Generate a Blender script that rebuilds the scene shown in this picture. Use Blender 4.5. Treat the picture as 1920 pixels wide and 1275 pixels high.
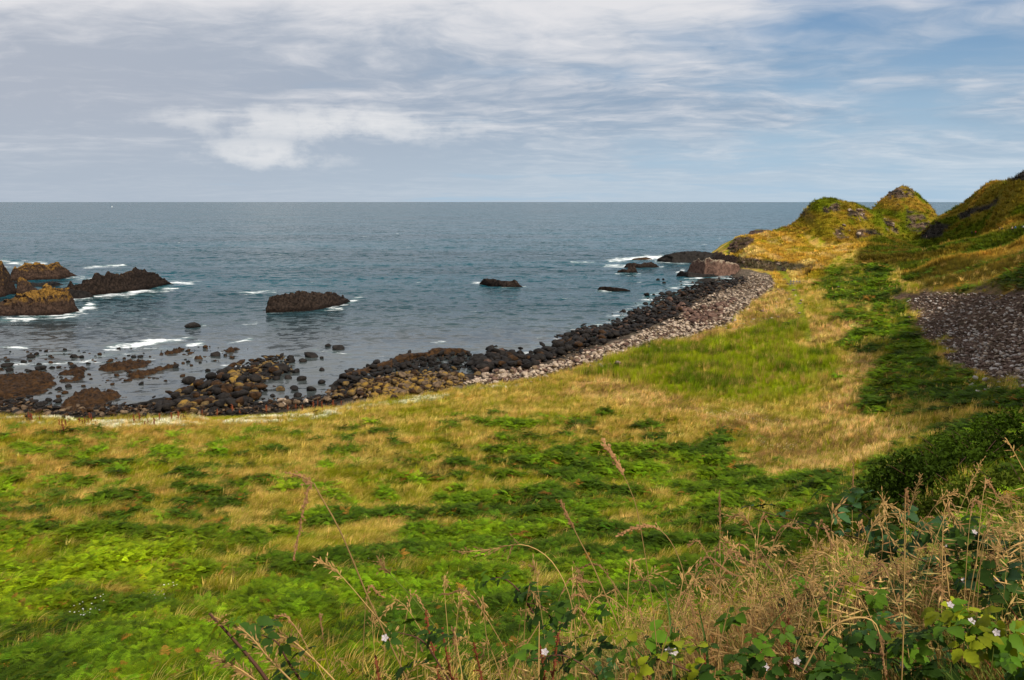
import bpy, bmesh, math, random
import numpy as np
from mathutils import Vector, Matrix, Euler
random.seed(7); RNG = np.random.default_rng(7)
SC = bpy.context.scene
for o in list(bpy.data.objects): bpy.data.objects.remove(o)
COL = SC.collection

# ------------------------------------------------------------------ camera
EYE = 30.0                      # eye height above the sea, metres
FPX = 1507.0                    # focal length in photo pixels (1920 wide)
PITCH = math.atan((637.5-378.0)/FPX)
cam = bpy.data.cameras.new('camera'); camo = bpy.data.objects.new('camera', cam); COL.objects.link(camo)
camo.location = (0, 0, EYE); camo.rotation_euler = (math.pi/2-PITCH, 0, 0)
cam.sensor_width = 36.0; cam.lens = FPX/1920*36.0; cam.clip_start = 0.05; cam.clip_end = 90000
SC.camera = camo
SC.render.engine = 'CYCLES'; SC.cycles.max_bounces = 5; SC.cycles.diffuse_bounces = 2; SC.cycles.glossy_bounces = 2
SC.cycles.transmission_bounces = 2; SC.cycles.transparent_max_bounces = 4; SC.cycles.use_denoising = True
SC.view_settings.view_transform = 'Standard'; SC.view_settings.look = 'None'
SC.view_settings.gamma = 1; SC.view_settings.use_curve_mapping = False; SC.view_settings.exposure = 0.08

# ------------------------------------------------------------------ node helper
class NT:
    def __init__(s, tree): s.t = tree; s.n = tree.nodes; s.l = tree.links
    def node(s, typ, **kw):
        nd = s.n.new(typ)
        ins = kw.pop('ins', {})
        for k, v in kw.items(): setattr(nd, k, v)
        for k, v in ins.items(): s.put(nd.inputs[k], v)
        return nd
    def put(s, sock, v):
        if isinstance(v, bpy.types.NodeSocket): s.l.new(v, sock)
        else:
            if hasattr(sock.default_value, '__len__') and not hasattr(v, '__len__'): v = (v,)*len(sock.default_value)
            if hasattr(sock.default_value, '__len__') and len(sock.default_value) == 4 and len(v) == 3: v = tuple(v)+(1,)
            sock.default_value = v
    def math(s, op, a, b=0.0, c=None, clamp=False):
        nd = s.n.new('ShaderNodeMath'); nd.operation = op; nd.use_clamp = clamp
        s.put(nd.inputs[0], a); s.put(nd.inputs[1], b)
        if c is not None: s.put(nd.inputs[2], c)
        return nd.outputs[0]
    def vmath(s, op, a, b=(0, 0, 0), scale=None):
        nd = s.n.new('ShaderNodeVectorMath'); nd.operation = op
        s.put(nd.inputs[0], a)
        if op != 'SCALE' and op != 'NORMALIZE': s.put(nd.inputs[1], b)
        if scale is not None: s.put(nd.inputs['Scale'], scale)
        return nd.outputs[0]
    def mix(s, f, a, b, typ='MIX'):
        nd = s.n.new('ShaderNodeMix'); nd.data_type = 'RGBA'; nd.blend_type = typ
        s.put(nd.inputs[0], f); s.put(nd.inputs[6], a); s.put(nd.inputs[7], b)
        return nd.outputs[2]
    def noise(s, vec, scale, detail=4, rough=0.5, out=0, dist=0.0):
        nd = s.n.new('ShaderNodeTexNoise'); s.put(nd.inputs['Vector'], vec)
        nd.inputs['Scale'].default_value = scale; nd.inputs['Detail'].default_value = detail
        nd.inputs['Roughness'].default_value = rough; nd.inputs['Distortion'].default_value = dist
        return nd.outputs[out]
    def ramp(s, v, a, b, c=0.0, d=1.0, smooth=True):
        nd = s.n.new('ShaderNodeMapRange'); nd.interpolation_type = 'SMOOTHSTEP' if smooth else 'LINEAR'
        s.put(nd.inputs['Value'], v); s.put(nd.inputs['From Min'], a); s.put(nd.inputs['From Max'], b)
        s.put(nd.inputs['To Min'], c); s.put(nd.inputs['To Max'], d)
        return nd.outputs[0]
    def attr(s, name, typ='GEOMETRY'):
        nd = s.n.new('ShaderNodeAttribute'); nd.attribute_name = name; nd.attribute_type = typ
        return nd
def newmat(name):
    m = bpy.data.materials.new(name); m.use_nodes = True; t = m.node_tree
    for n in list(t.nodes): t.nodes.remove(n)
    nt = NT(t); out = t.nodes.new('ShaderNodeOutputMaterial')
    p = t.nodes.new('ShaderNodeBsdfPrincipled'); t.links.new(p.outputs[0], out.inputs[0])
    return m, nt, p, out

# ------------------------------------------------------------------ sky and sun
SUN_AZ = math.radians(138)      # compass-like, from +Y towards +X: sun stands to the right and a little behind
SUN_EL = math.radians(41)
world = bpy.data.worlds.new('World'); SC.world = world; world.use_nodes = True
for n in list(world.node_tree.nodes): world.node_tree.nodes.remove(n)
W = NT(world.node_tree)
sky = W.node('ShaderNodeTexSky', sky_type='NISHITA', sun_disc=False, sun_elevation=SUN_EL, sun_rotation=SUN_AZ,
             air_density=1.0, dust_density=0.6, ozone_density=1.6)
geo = W.node('ShaderNodeTexCoord').outputs['Generated']
sep = W.node('ShaderNodeSeparateXYZ', ins={0: geo})
dx, dy, dz = sep.outputs
K = 0.09                         # world strength; cloud radiances below are divided by it
dzc = W.math('MAXIMUM', dz, 0.0)
den = W.math('ADD', dzc, 0.09)
pl = W.node('ShaderNodeCombineXYZ', ins={0: W.math('DIVIDE', dx, den), 1: W.math('DIVIDE', dy, den), 2: 0.0}).outputs[0]
warp = W.noise(pl, 0.5, 4, 0.55, 1)
plw = W.vmath('ADD', pl, W.vmath('SCALE', W.vmath('SUBTRACT', warp, (.5, .5, .5)), scale=1.5))
n1 = W.noise(W.vmath('MULTIPLY', plw, (0.62, 0.95, 1)), 0.55, 8, 0.52)
n2 = W.noise(W.vmath('MULTIPLY', plw, (0.75, 1.15, 1)), 1.9, 7, 0.55)
n3 = W.noise(W.vmath('ADD', W.vmath('MULTIPLY', plw, (0.42, 0.7, 1)), (3.3, 7.1, 0)), 0.62, 5, 0.46)
n4 = W.noise(W.vmath('MULTIPLY', plw, (0.8, 1.1, 1)), 4.6, 6, 0.6)
az = W.math('ARCTAN2', dx, dy)
left = W.ramp(az, -0.6, 0.62, 1.0, 0.0)
# clear blue between the clouds shows more to the right
skyc = W.vmath('MULTIPLY', sky.outputs[0], (1.0, 1.05, 1.12))
low = W.ramp(dz, 0.0, 0.22, 1.0, 0.0)
blue = W.mix(low, W.mix(0.55, skyc, (1.25, 2.9, 5.2, 1)), (4.3, 5.9, 7.4, 1))
cov = W.math('ADD', W.math('ADD', W.math('MULTIPLY', n1, 0.75), W.math('MULTIPLY', n2, 0.25)), W.math('MULTIPLY', left, 0.24))
mask = W.ramp(cov, 0.39, 0.60)
# cloud brightness: grey undersides, sunlit streaks
lum = W.math('ADD', W.math('MULTIPLY', n3, 0.45), W.math('MULTIPLY', W.math('ADD', W.math('MULTIPLY', n2, .5), W.math('MULTIPLY', n4, .5)), 0.55))
grey_l = (4.5, 4.95, 5.8, 1); grey_r = (2.3, 3.6, 5.2, 1); white = (8.0, 8.0, 8.3, 1)
grey = W.mix(left, grey_r, grey_l)
high = W.ramp(dz, 0.13, 0.30)
lm = W.ramp(W.math('ADD', lum, W.math('MULTIPLY', high, 0.24)), 0.42, 0.68)
cloud = W.mix(lm, grey, white)
cloud = W.mix(W.math('MULTIPLY', W.ramp(dz, 0.0, 0.13, 1.0, 0.0), 0.85), cloud, W.mix(left, (5.6, 6.9, 8.0, 1), (4.5, 5.25, 6.2, 1)))
skyout = W.mix(mask, blue, cloud)
# bright break in the low cloud over the sea, left of the middle
cl = W.node('ShaderNodeCombineXYZ', ins={0: az, 1: W.math('MULTIPLY', dz, 1.9), 2: 0.0}).outputs[0]
n5 = W.noise(cl, 13.0, 7, 0.58)
def blob(a0, e0, wa, we):
    a = W.math('DIVIDE', W.math('SUBTRACT', az, a0), wa); e = W.math('DIVIDE', W.math('SUBTRACT', dz, e0), we)
    q = W.math('ADD', W.math('MULTIPLY', a, a), W.math('MULTIPLY', e, e))
    return W.ramp(W.math('ADD', q, W.math('MULTIPLY', W.math('SUBTRACT', n5, 0.5), 9.0)), 1.9, -1.0)
b1 = W.math('MAXIMUM', blob(-0.215, 0.088, 0.15, 0.019), blob(-0.29, 0.055, 0.07, 0.018))
skyout = W.mix(W.math('MULTIPLY', b1, W.ramp(n5, .3, .6, .35, 1.0)), skyout, (9.6, 9.5, 9.4, 1))
bg = W.node('ShaderNodeBackground', ins={'Color': skyout, 'Strength': K})
wo = W.node('ShaderNodeOutputWorld', ins={'Surface': bg.outputs[0]})

sl = bpy.data.lights.new('sun', 'SUN'); sl.energy = 5.0; sl.angle = math.radians(1.2); sl.color = (1.0, 0.93, 0.80)
so = bpy.data.objects.new('sun', sl); COL.objects.link(so)
sd = Vector((math.sin(SUN_AZ)*math.cos(SUN_EL), math.cos(SUN_AZ)*math.cos(SUN_EL), math.sin(SUN_EL)))
so.rotation_euler = sd.to_track_quat('Z', 'Y').to_euler()

# ------------------------------------------------------------------ numpy noise
def _h(ix, iy, s):
    v = (ix.astype(np.int64)*374761393 + iy.astype(np.int64)*668265263 + s*1442695041) & 0xffffffff
    v = ((v ^ (v >> 13))*1274126177) & 0xffffffff
    v = ((v ^ (v >> 16))*2246822519) & 0xffffffff
    return ((v ^ (v >> 15)) & 0xffffff)/float(0xffffff)
def vnoise(x, y, s=0):
    ix = np.floor(x); iy = np.floor(y); fx = x-ix; fy = y-iy
    fx = fx*fx*fx*(fx*(fx*6-15)+10); fy = fy*fy*fy*(fy*(fy*6-15)+10)
    a = _h(ix, iy, s); b = _h(ix+1, iy, s); c = _h(ix, iy+1, s); d = _h(ix+1, iy+1, s)
    return (a*(1-fx)+b*fx)*(1-fy)+(c*(1-fx)+d*fx)*fy
def fbm(x, y, oct=4, s=0, gain=0.5):
    t = 0; a = 1; n = 0
    for i in range(oct):
        c, sn = math.cos(0.5+i*1.3), math.sin(0.5+i*1.3)
        t = t+a*(vnoise((c*x-sn*y)+17.1*i, (sn*x+c*y)-9.3*i, s+i)*2-1); n += a; a *= gain; x = x*2.03; y = y*2.03
    return t/n
def sstep(a, b, v):
    t = np.clip((v-a)/(b-a), 0, 1); return t*t*(3-2*t)

# ------------------------------------------------------------------ photo <-> place
CT, ST = math.cos(PITCH), math.sin(PITCH)
def ray(px, py):
    u = (px-960.0)/FPX; v = (637.5-py)/FPX
    return u, CT+v*ST, -ST+v*CT
def PZ(px, py, z):               # point at height z seen at a photo pixel
    a, b, c = ray(px, py); t = (z-EYE)/c; return (a*t, b*t, z)
def PD(px, py, D):               # point at depth D
    a, b, c = ray(px, py); t = D/b; return (a*t, D, EYE+c*t)
def proj(x, y, z):
    z = z-EYE; d = np.maximum(y*CT-z*ST, 1e-3); return 960+FPX*x/d, 637.5-FPX*(y*ST+z*CT)/d

# ------------------------------------------------------------------ terrain
ctl = []
def cz(*L):
    for px, py, z in L: ctl.append(PZ(px, py, z))
def cd(*L):
    for px, py, D in L: ctl.append(PD(px, py, D))
# shore
cz((-400,772,0),(-150,772,0),(0,770,0),(200,773,0),(400,770,0),(600,756,0),(640,722,0),(760,700,0),(880,700,0),(1000,677,0),(1090,643,0),
   (1160,617,0),(1220,587,0),(1270,557,0),(1320,527,0),(1345,505,0),(1362,490,0))
cz((-150,786,2.2),(0,785,2.2),(300,786,2.2),(600,776,2.2),(830,742,2.3),(1000,716,2.4),(1080,692,2.5),(1200,655,2.6),(1370,612,3),(1410,575,3.2),(1445,540,3.4),(1440,515,3.2))
cz((-200,700,-1),(0,720,-.9),(300,720,-.9),(520,700,-.9),(600,670,-1.3),(900,645,-1.6),(1060,600,-1.8),(1150,560,-2),(1230,530,-2),(1260,505,-2),
   (0,590,-4),(300,560,-5),(600,560,-5),(900,560,-5),(1100,500,-6),(1200,470,-7),(1300,455,-6),(1340,450,-5),(0,440,-12),(600,430,-12),(1200,430,-12),(-900,450,-12),(-900,700,-3))
# meadow
cz((200,830,4),(600,820,4),(1000,770,4),(1300,720,4.2),(1500,650,4.6),(1500,580,4.8),(1510,550,5.0),(1470,520,4.2),(1450,560,3.8))
cz((0,870,5),(400,880,5.5),(800,880,5.6),(1200,850,5.8),(1500,800,6),(1600,700,6.4),(1650,620,7),(1600,560,7.2),(1550,530,5.8))
cz((0,950,7.5),(400,960,8),(800,960,8.2),(1200,950,8.6),(1450,900,8.6),(1600,850,9),(1700,780,9.6),(1700,700,8.6))
cz((0,1050,11),(400,1050,11.5),(800,1050,12),(1100,1030,12.4),(1400,980,13),(1600,930,13.8),(1750,870,15.5))
cz((0,1150,14.5),(400,1150,15.3),(800,1150,16.2),(1100,1120,16.6),(1400,1080,17.4),(1600,1040,18))
cz((0,1275,17.6),(400,1275,18.8),(800,1275,19.8),(1100,1230,19.8),(-400,1150,14),(-400,950,7),(-500,860,4.5),(-400,1275,17))
for p in [(0,0,28.35),(-1.5,0,28.2),(1.5,0,28.6),(0,2.2,27.85),(-1.5,2.0,27.2),(1.5,2.5,28.2),(3,3,28.45),(0.5,4,27.0),(2.4,4.2,27.6),(4.2,5,27.9),
          (-2,4,25.6),(-5,3,25.5),(-4,7,22.8),(0,7,23.8),(3,8,24.4),(6,8,25.3),(6,11,23.6),(-9,2,25),(-8,8,21.5),(-20,5,20),(0,11,21.2),(-3,-3,29),(3,-3,30),(0,-8,31),(8,-8,32),(12,-22,35),(25,-12,38),
          (0,-25,33),(-30,-15,29),(-60,10,17),(-100,30,8),(-140,60,3),(-100,-40,36),(0,-70,50),(40,-60,60),(-100,-120,70),(100,-100,95),(-200,0,12),(-260,40,2),(-200,-80,45),
          (10,2,30.5),(18,6,32),(30,5,37),(22,20,27),(30,30,25),(50,20,44),(45,48,20),(60,62,20),(80,40,60),(120,60,88),(75,92,22),(95,100,40),(110,130,32),(140,120,62),(130,170,31),  # unseen hillside at right raised here so that it shades the right slope
          (165,170,55),(165,220,38),(200,200,70),(210,270,56),(260,260,88),(260,330,60),(320,360,70),(200,60,105),(250,150,105),(400,200,105),(400,0,110),(0,-400,110),(400,-400,110),(-400,-400,90),
          (215,350,34),(245,400,30),(300,460,25),(330,600,-8),(235,470,2),(250,560,-8),(190,560,-8),(120,540,-8),(100,500,-6),(200,700,-15),(-700,-100,60)]: ctl.append(p)
# right-hand hillside
cd((1900,960,20),(1750,940,25),(1900,890,27),(1900,830,42),(1800,850,37),(1900,765,62),(1800,770,70),(1900,700,84),(1800,700,94),(1720,690,103),
   (1900,640,98),(1780,640,121),(1720,600,148),(1900,560,124),(1780,570,152),(1660,560,190),(1900,500,168),(1780,500,212),(1680,500,252),(1600,505,272),(1560,515,268))
cd((1900,433,286),(1820,440,350),(1738,447,388),(1660,449,375),(1620,452,352),(1590,467,332),(1555,487,308),(1900,462,226),(1800,465,272),(1700,470,320),(1640,480,300))
cd((1752,418,402),(1775,403,400),(1800,384,395),(1830,364,382),(1860,347,365),(1890,332,345),(1925,314,325),(1860,395,345),(1900,375,318),(1800,412,380),(1925,400,305))
cd((1752,450,440),(1800,440,450),(1860,420,430),(1925,390,400))
# headland platform
cd((1380,447,475),(1410,445,470),(1400,460,405),(1400,474,358),(1440,470,370),(1500,466,375),(1440,482,338),(1550,472,348),(1600,458,368),(1500,485,322))
cz((1405,506,2.6),(1450,508,3.4),(1500,506,5.2),(1380,498,2.0))
CP = np.array(ctl)
def qmap(x, y):
    r = np.hypot(x, y)+1e-6; k = np.log1p(r/6.0)/r; return x*k, y*k
qx, qy = qmap(CP[:, 0], CP[:, 1])
C2 = 0.06**2
def phi(d2): return np.sqrt(d2+C2)
A = phi((qx[:, None]-qx)**2+(qy[:, None]-qy)**2)
WT = np.linalg.solve(A-1e-3*np.eye(len(CP)), CP[:, 2]-CP[:, 2].mean()); ZM = CP[:, 2].mean()
def knoll(D, prof, front, back, base):
    xs = []; zs = []
    for px, py in prof:
        x, y, z = PD(px, py, D); xs.append(x); zs.append(z)
    return D, np.array(xs), np.array(zs), front, back, base
K1 = knoll(420, [(1340,470),(1375,449),(1400,444),(1440,433),(1460,428),(1485,420),(1503,410),(1510,397),(1522,385),(1535,377),(1550,373.5),(1572,373),(1590,378),(1605,386),(1622,393),(1650,408),(1680,425),(1705,440),(1730,452)], 62, 26, 7.5)
K2 = knoll(520, [(1560,450),(1600,418),(1628,394),(1640,384),(1652,369),(1664,359),(1678,352),(1690,348),(1702,352),(1712,358),(1722,364),(1730,378),(1738,395),(1746,408),(1754,418),(1775,440)], 75, 25, 4)
def kz(k, x, y):
    D, xs, zs, f, b, base = k
    wob = fbm(x/14, y/14, 3, 5)*5
    p = np.interp(x, xs, zs, left=-20, right=-20)
    d = (y+wob-D); t = np.where(d < 0, -d/f, d/b); t = np.clip(t, 0, 1)
    s = 1-t*t*(3-2*t); s = np.where(d < 0, 0.35*(1-t)+0.65*s, s)
    return base-9+(p-base+9)*s
SPUR = (PD(1510,521,262), PD(1552,487,306))
def H(x, y, detail=True):
    x = np.asarray(x, float); y = np.asarray(y, float); shp = x.shape; x = x.ravel(); y = y.ravel()
    a, b = qmap(x, y); z = np.empty_like(x)
    for i in range(0, len(x), 20000):
        s = slice(i, i+20000)
        z[s] = phi((a[s, None]-qx)**2+(b[s, None]-qy)**2) @ WT + ZM
    r = np.hypot(x, y)
    far = (y > 300) & (x > 80)
    if far.any():
        for k in (K1, K2):
            kk = kz(k, x[far], y[far]); zz = z[far]; m = np.maximum(zz, kk); z[far] = m
    # the small dark scarp beside the path
    (x0, y0, z0), (x1, y1, z1) = SPUR
    t = ((x-x0)*(x1-x0)+(y-y0)*(y1-y0))/((x1-x0)**2+(y1-y0)**2); sd_ = ((x-x0)*(y1-y0)-(y-y0)*(x1-x0))/math.hypot(x1-x0, y1-y0)
    tt = np.clip(t, 0, 1); w = sstep(-0.12, 0.15, t)*sstep(1.1, 0.85, t)
    z = z+w*5.2*np.sin(np.pi*np.clip(tt*.9+.08, 0, 1))*sstep(-1.5, 1.5, sd_)*np.exp(-np.maximum(sd_, 0)/14)
    if detail:
        land = sstep(0.5, 3.0, z); nr = sstep(6, 25, r)
        z = z+land*nr*(fbm(x/9, y/9, 3, 11)*0.55+fbm(x/3.1, y/2.2, 3, 12)*0.30*sstep(12, 40, r)+sstep(150, 260, r)*(fbm(x/22, y/30, 3, 13)*1.6+fbm(x/6, y/8, 3, 14)*0.8))
        z = z+(1-nr)*fbm(x/1.2, y/1.2, 3, 15)*0.06
        hs = sstep(0.32, 0.52, x/np.maximum(y, 1))*sstep(100, 180, r)*(y > 0)
        rid = fbm((x*0.8+y*0.6)/16, (x*-0.6+y*0.8)/60, 4, 16)
        z = z+hs*rid*2.6
        kn = sstep(330, 380, r)*(x > 90)*sstep(6, 12, z)
        z = z+kn*(fbm(x/11, y/15, 4, 18, .5)*1.1-np.abs(fbm(x/5, y/7, 3, 19))*.6)
        z = z+sstep(-3, -0.5, z)*(1-land)*(fbm(x/4, y/4, 4, 17)*0.45)
    return z.reshape(shp)
def hit(px, py, y0=8, y1=620, sea=True, n=900):
    """first ground (or sea) point met by the sight line through photo pixels"""
    px = np.atleast_1d(np.asarray(px, float)); py = np.atleast_1d(np.asarray(py, float))
    a, b, c = ray(px, py); D = np.exp(np.linspace(math.log(y0), math.log(y1), n))
    out = np.full((len(px), 3), np.nan)
    for i in range(0, len(px), 400):
        s = slice(i, i+400); t = D[None, :]/(b[s, None] if np.ndim(b) else b)
        X = a[s, None]*t; Y = np.broadcast_to(D, X.shape); Z = EYE+(c[s, None])*t
        G = GRID_H(X, Y)
        if sea: G = np.maximum(G, 0)
        below = Z < G; k = below.argmax(1); ok = below.any(1); r_ = np.arange(len(k))
        k2 = np.maximum(k, 1); z1 = Z[r_, k2-1]-G[r_, k2-1]; z2 = Z[r_, k2]-G[r_, k2]
        f = np.clip(z1/np.maximum(z1-z2, 1e-6), 0, 1)
        P = np.stack([X[r_, k2-1]*(1-f)+X[r_, k2]*f, Y[r_, k2-1]*(1-f)+Y[r_, k2]*f, G[r_, k2-1]*(1-f)+G[r_, k2]*f], 1)
        P[~ok] = np.nan; out[s] = P
    return out

# polar grid of heights: the ground mesh and a quick look-up share it
TH = np.concatenate([np.linspace(-180, -75, 22)[:-1], np.linspace(-75, -36, 60)[:-1], np.linspace(-36, 37, 640)[:-1], np.linspace(37, 80, 60)[:-1], np.linspace(80, 180, 22)])*math.pi/180
RR = np.concatenate([np.geomspace(0.4, 20, 120)[:-1], np.geomspace(20, 150, 270)[:-1], np.linspace(150, 640, 360)[:-1], np.geomspace(640, 1500, 12)])
TG, RG = np.meshgrid(TH, RR); GX = RG*np.sin(TG); GY = RG*np.cos(TG); GZ = H(GX, GY)
def GRID_H(x, y):
    r = np.hypot(x, y); t = np.arctan2(x, y)
    fi = np.interp(r, RR, np.arange(len(RR))); fj = np.interp(t, TH, np.arange(len(TH)))
    i = np.clip(fi.astype(int), 0, len(RR)-2); j = np.clip(fj.astype(int), 0, len(TH)-2); u = fi-i; v = fj-j
    return (GZ[i, j]*(1-u)*(1-v)+GZ[i+1, j]*u*(1-v)+GZ[i, j+1]*(1-u)*v+GZ[i+1, j+1]*u*v)

# ------------------------------------------------------------------ mesh helpers
def mk(name, V, F, mat=None, parent=None, smooth=False, link=True):
    V = np.asarray(V, np.float32); F = np.asarray(F, np.int32); me = bpy.data.meshes.new(name)
    k = F.shape[1]; me.vertices.add(len(V)); me.vertices.foreach_set('co', V.ravel())
    me.loops.add(F.size); me.loops.foreach_set('vertex_index', F.ravel())
    me.polygons.add(len(F)); me.polygons.foreach_set('loop_start', np.arange(0, F.size, k, dtype=np.int32))
    me.polygons.foreach_set('loop_total', np.full(len(F), k, np.int32))
    if smooth: me.polygons.foreach_set('use_smooth', np.ones(len(F), bool))
    me.update(calc_edges=True)
    if mat: me.materials.append(mat)
    o = bpy.data.objects.new(name, me)
    if link: COL.objects.link(o)
    if parent: o.parent = parent
    return o
def fattr(me, name, arr):
    a = me.attributes.new(name, 'FLOAT', 'POINT'); a.data.foreach_set('value', np.asarray(arr, np.float32).ravel())
def cattr(me, name, arr):
    a = me.attributes.new(name, 'FLOAT_COLOR', 'POINT'); c = np.ones((len(arr), 4), np.float32); c[:, :3] = arr; a.data.foreach_set('color', c.ravel())
def tag(o, label=None, cat=None, group=None, kind=None):
    if label: o['label'] = label
    if cat: o['category'] = cat
    if group: o['group'] = group
    if kind: o['kind'] = kind
    return o
def empty(name, loc=(0, 0, 0), rz=0):
    o = bpy.data.objects.new(name, None); COL.objects.link(o); o.location = loc; o.rotation_euler = (0, 0, rz); o.empty_display_size = .2; return o
def gridF(nr, nc):
    i = np.arange((nr-1)*nc).reshape(nr-1, nc)[:, :-1].ravel(); return np.stack([i, i+1, i+nc+1, i+nc], 1)
def copy_tree(o, parent=None):
    c = o.copy(); COL.objects.link(c)
    if parent: c.parent = parent
    for ch in list(o.children): copy_tree(ch, c)
    return c

# ------------------------------------------------------------------ what grows where
def inpoly(px, py, poly):
    r = np.zeros(px.shape, bool); n = len(poly)
    for i in range(n):
        x1, y1 = poly[i]; x2, y2 = poly[(i+1) % n]
        if y1 == y2: continue
        c = ((y1 > py) != (y2 > py)) & (px < (x2-x1)*(py-y1)/(y2-y1)+x1); r ^= c
    return r
def pmask(px, py, polys, wob=10, s=0, soft=4):
    t = 0
    wx = fbm(px/45, py/18, 5, 31+s, .6)*wob*3.0; wy = fbm(px/45, py/18, 5, 41+s, .6)*wob*1.2
    for k in range(soft):
        m = np.zeros(px.shape, bool); o = (k-(soft-1)/2)*wob*.25
        for p in polys: m |= inpoly(px+wx+o, py+wy+o*.5, p)
        t = t+m
    return t/soft
P_BRACKEN = [[(-900,1020),(0,1000),(250,985),(420,1010),(560,1040),(760,1010),(820,960),(960,930),(1150,925),(1300,900),(1500,880),(1640,870),(1760,800),(2400,780),(2400,1900),(-900,1900)],
             [(1545,505),(1600,492),(1680,500),(1705,560),(1735,640),(1775,690),(1860,712),(2300,740),(2300,800),(1800,770),(1640,785),(1605,770),(1625,715),(1650,690),(1580,655),(1545,615),(1570,590),(1580,565),(1525,540)],
             [(1330,808),(1380,798),(1465,815),(1450,828),(1350,825)],[(1000,845),(1100,838),(1340,840),(1400,870),(1300,900),(1100,915),(960,880)],
             [(1430,605),(1500,598),(1490,620),(1430,622)],[(1560,715),(1600,712),(1600,728),(1560,730)]]
P_MIX = [[(-900,900),(200,880),(500,900),(900,830),(1150,800),(1320,820),(1500,870),(1300,950),(900,960),(500,1030),(0,1020),(-900,1050)]]
P_LUSH = [[(1060,702),(1200,650),(1370,622),(1480,598),(1500,640),(1560,670),(1565,705),(1530,735),(1440,757),(1330,750),(1250,735),(1150,712)]]
P_TAN = [[(1300,790),(1400,770),(1480,795),(1640,785),(1720,800),(1700,830),(1560,890),(1460,905),(1380,880),(1440,840),(1330,800)],
         [(1590,665),(1640,672),(1640,695),(1610,730),(1600,770),(1540,790),(1545,740),(1580,700)],
         [(1380,570),(1440,545),(1480,545),(1495,600),(1420,605),(1340,640),(1250,650),(1370,612)],
         [(1515,590),(1580,600),(1640,600),(1560,640),(1515,650)],[(1100,712),(1160,715),(1340,765),(1300,785),(1150,760),(1050,740)]]
P_SCREE = [[(1690,560),(1745,545),(1840,540),(2100,520),(2300,560),(2300,740),(1920,735),(1860,712),(1790,700),(1765,660),(1740,640),(1720,600)]]
P_SHORE = [[(-900,784),(-100,784),(300,784),(500,778),(640,762),(760,740),(830,735),(900,722),(1000,712),(1060,696),(1120,680),(1200,655),(1300,632),(1370,608),(1385,585),(1420,560),(1455,535),(1450,515),(1400,506),(1360,500),(1330,480),(1200,380),(-900,380)]]
P_GOLD = [[(1375,445),(1500,425),(1530,470),(1600,450),(1640,445),(1640,460),(1560,485),(1540,530),(1450,540),(1440,505),(1375,490)]]
P_KNOLL = [[(1440,430),(1500,405),(1530,360),(1600,360),(1680,330),(1750,340),(1760,448),(1600,456),(1550,458),(1520,440)]]
P_HILL = [[(1640,446),(1740,440),(1740,395),(1800,330),(2400,100),(2400,640),(1920,600),(1840,560),(1745,545),(1700,520),(1680,495),(1600,490)]]
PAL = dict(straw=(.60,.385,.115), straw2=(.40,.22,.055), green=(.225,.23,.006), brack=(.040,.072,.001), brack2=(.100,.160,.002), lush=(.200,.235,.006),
           gold=(.42,.25,.035), brown=(.25,.145,.020), olive=(.20,.155,.010), rock=(.16,.105,.075), scree=(.12,.078,.058), dark=(.035,.03,.028), tan=(.58,.36,.14), shore=(.17,.13,.10))
PAL = {k: np.array(v) for k, v in PAL.items()}
def seg_d(px, py, line, ay=1.0):
    d = np.full(px.shape, 1e9)
    for (x1, y1), (x2, y2) in zip(line[:-1], line[1:]):
        vx, vy = x2-x1, (y2-y1)*ay; wx, wy = px-x1, (py-y1)*ay
        t = np.clip((wx*vx+wy*vy)/(vx*vx+vy*vy+1e-9), 0, 1); d = np.minimum(d, np.hypot(wx-t*vx, wy-t*vy))
    return d
def zones(x, y, z):
    px, py = proj(x, y, z); behind = y < 1.0
    px = np.where(behind, 960+x*8, px); py = np.where(behind, 1500, py)
    Z = {}
    Z['shore'] = pmask(px, py, P_SHORE, 4, 1)*(y > 40)
    Z['lush'] = pmask(px, py, P_LUSH, 15, 2, 6)
    Z['tan'] = pmask(px, py, P_TAN, 9, 3)
    Z['scree'] = pmask(px, py, P_SCREE, 20, 4, 6)
    Z['gold'] = pmask(px, py, P_GOLD, 5, 5)
    Z['knoll'] = pmask(px, py, P_KNOLL, 5, 6)
    Z['hill'] = pmask(px, py, P_HILL, 8, 7)*(1-Z['scree'])
    b = pmask(px, py, P_BRACKEN, 14, 8); mx = pmask(px, py, P_MIX, 14, 9)
    n = fbm(px/60, py/22, 5, 51, .6); n2 = fbm(x/2.3, y/1.7, 4, 52, .6)
    clump = sstep(0.02, 0.22, n2+n*.6)
    b = np.maximum(b*np.clip(1.15-sstep(.05, .4, n)*0.8*(py < 1120)-.25*(1-clump)*(py < 1100), 0, 1), mx*clump*.85)
    sp = pmask(px, py, [[(-900,800),(400,815),(800,790),(1150,770),(1300,800),(900,880),(200,900),(-900,900)]], 14, 10)*sstep(.10, .35, n2+n*.4)
    b = np.maximum(b, sp*.9)*(1-Z['shore'])*(1-Z['lush'])*(1-Z['scree'])*(1-Z['tan']*(1-clump*.5*sstep(.1, .3, n)))
    hb = Z['hill']*sstep(-.02, .2, fbm((x*.8+y*.6)/10, (y*.8-x*.6)/34, 4, 53))
    Z['bracken'] = np.clip(b*(1-Z['hill'])*(1-Z['knoll'])*(1-Z['gold'])+hb*.8, 0, 1)
    path = [(1462,503),(1475,520),(1488,545),(1500,575),(1508,605),(1516,632)]
    Z['path'] = sstep(9, 4, seg_d(px, py, path, .6))*(y > 60)*(py < 650)
    Z['px'] = px; Z['py'] = py; Z['n'] = n; Z['n2'] = n2
    return Z
def mixc(c, k, m):
    return c*(1-m[:, None])+k*m[:, None]
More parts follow.
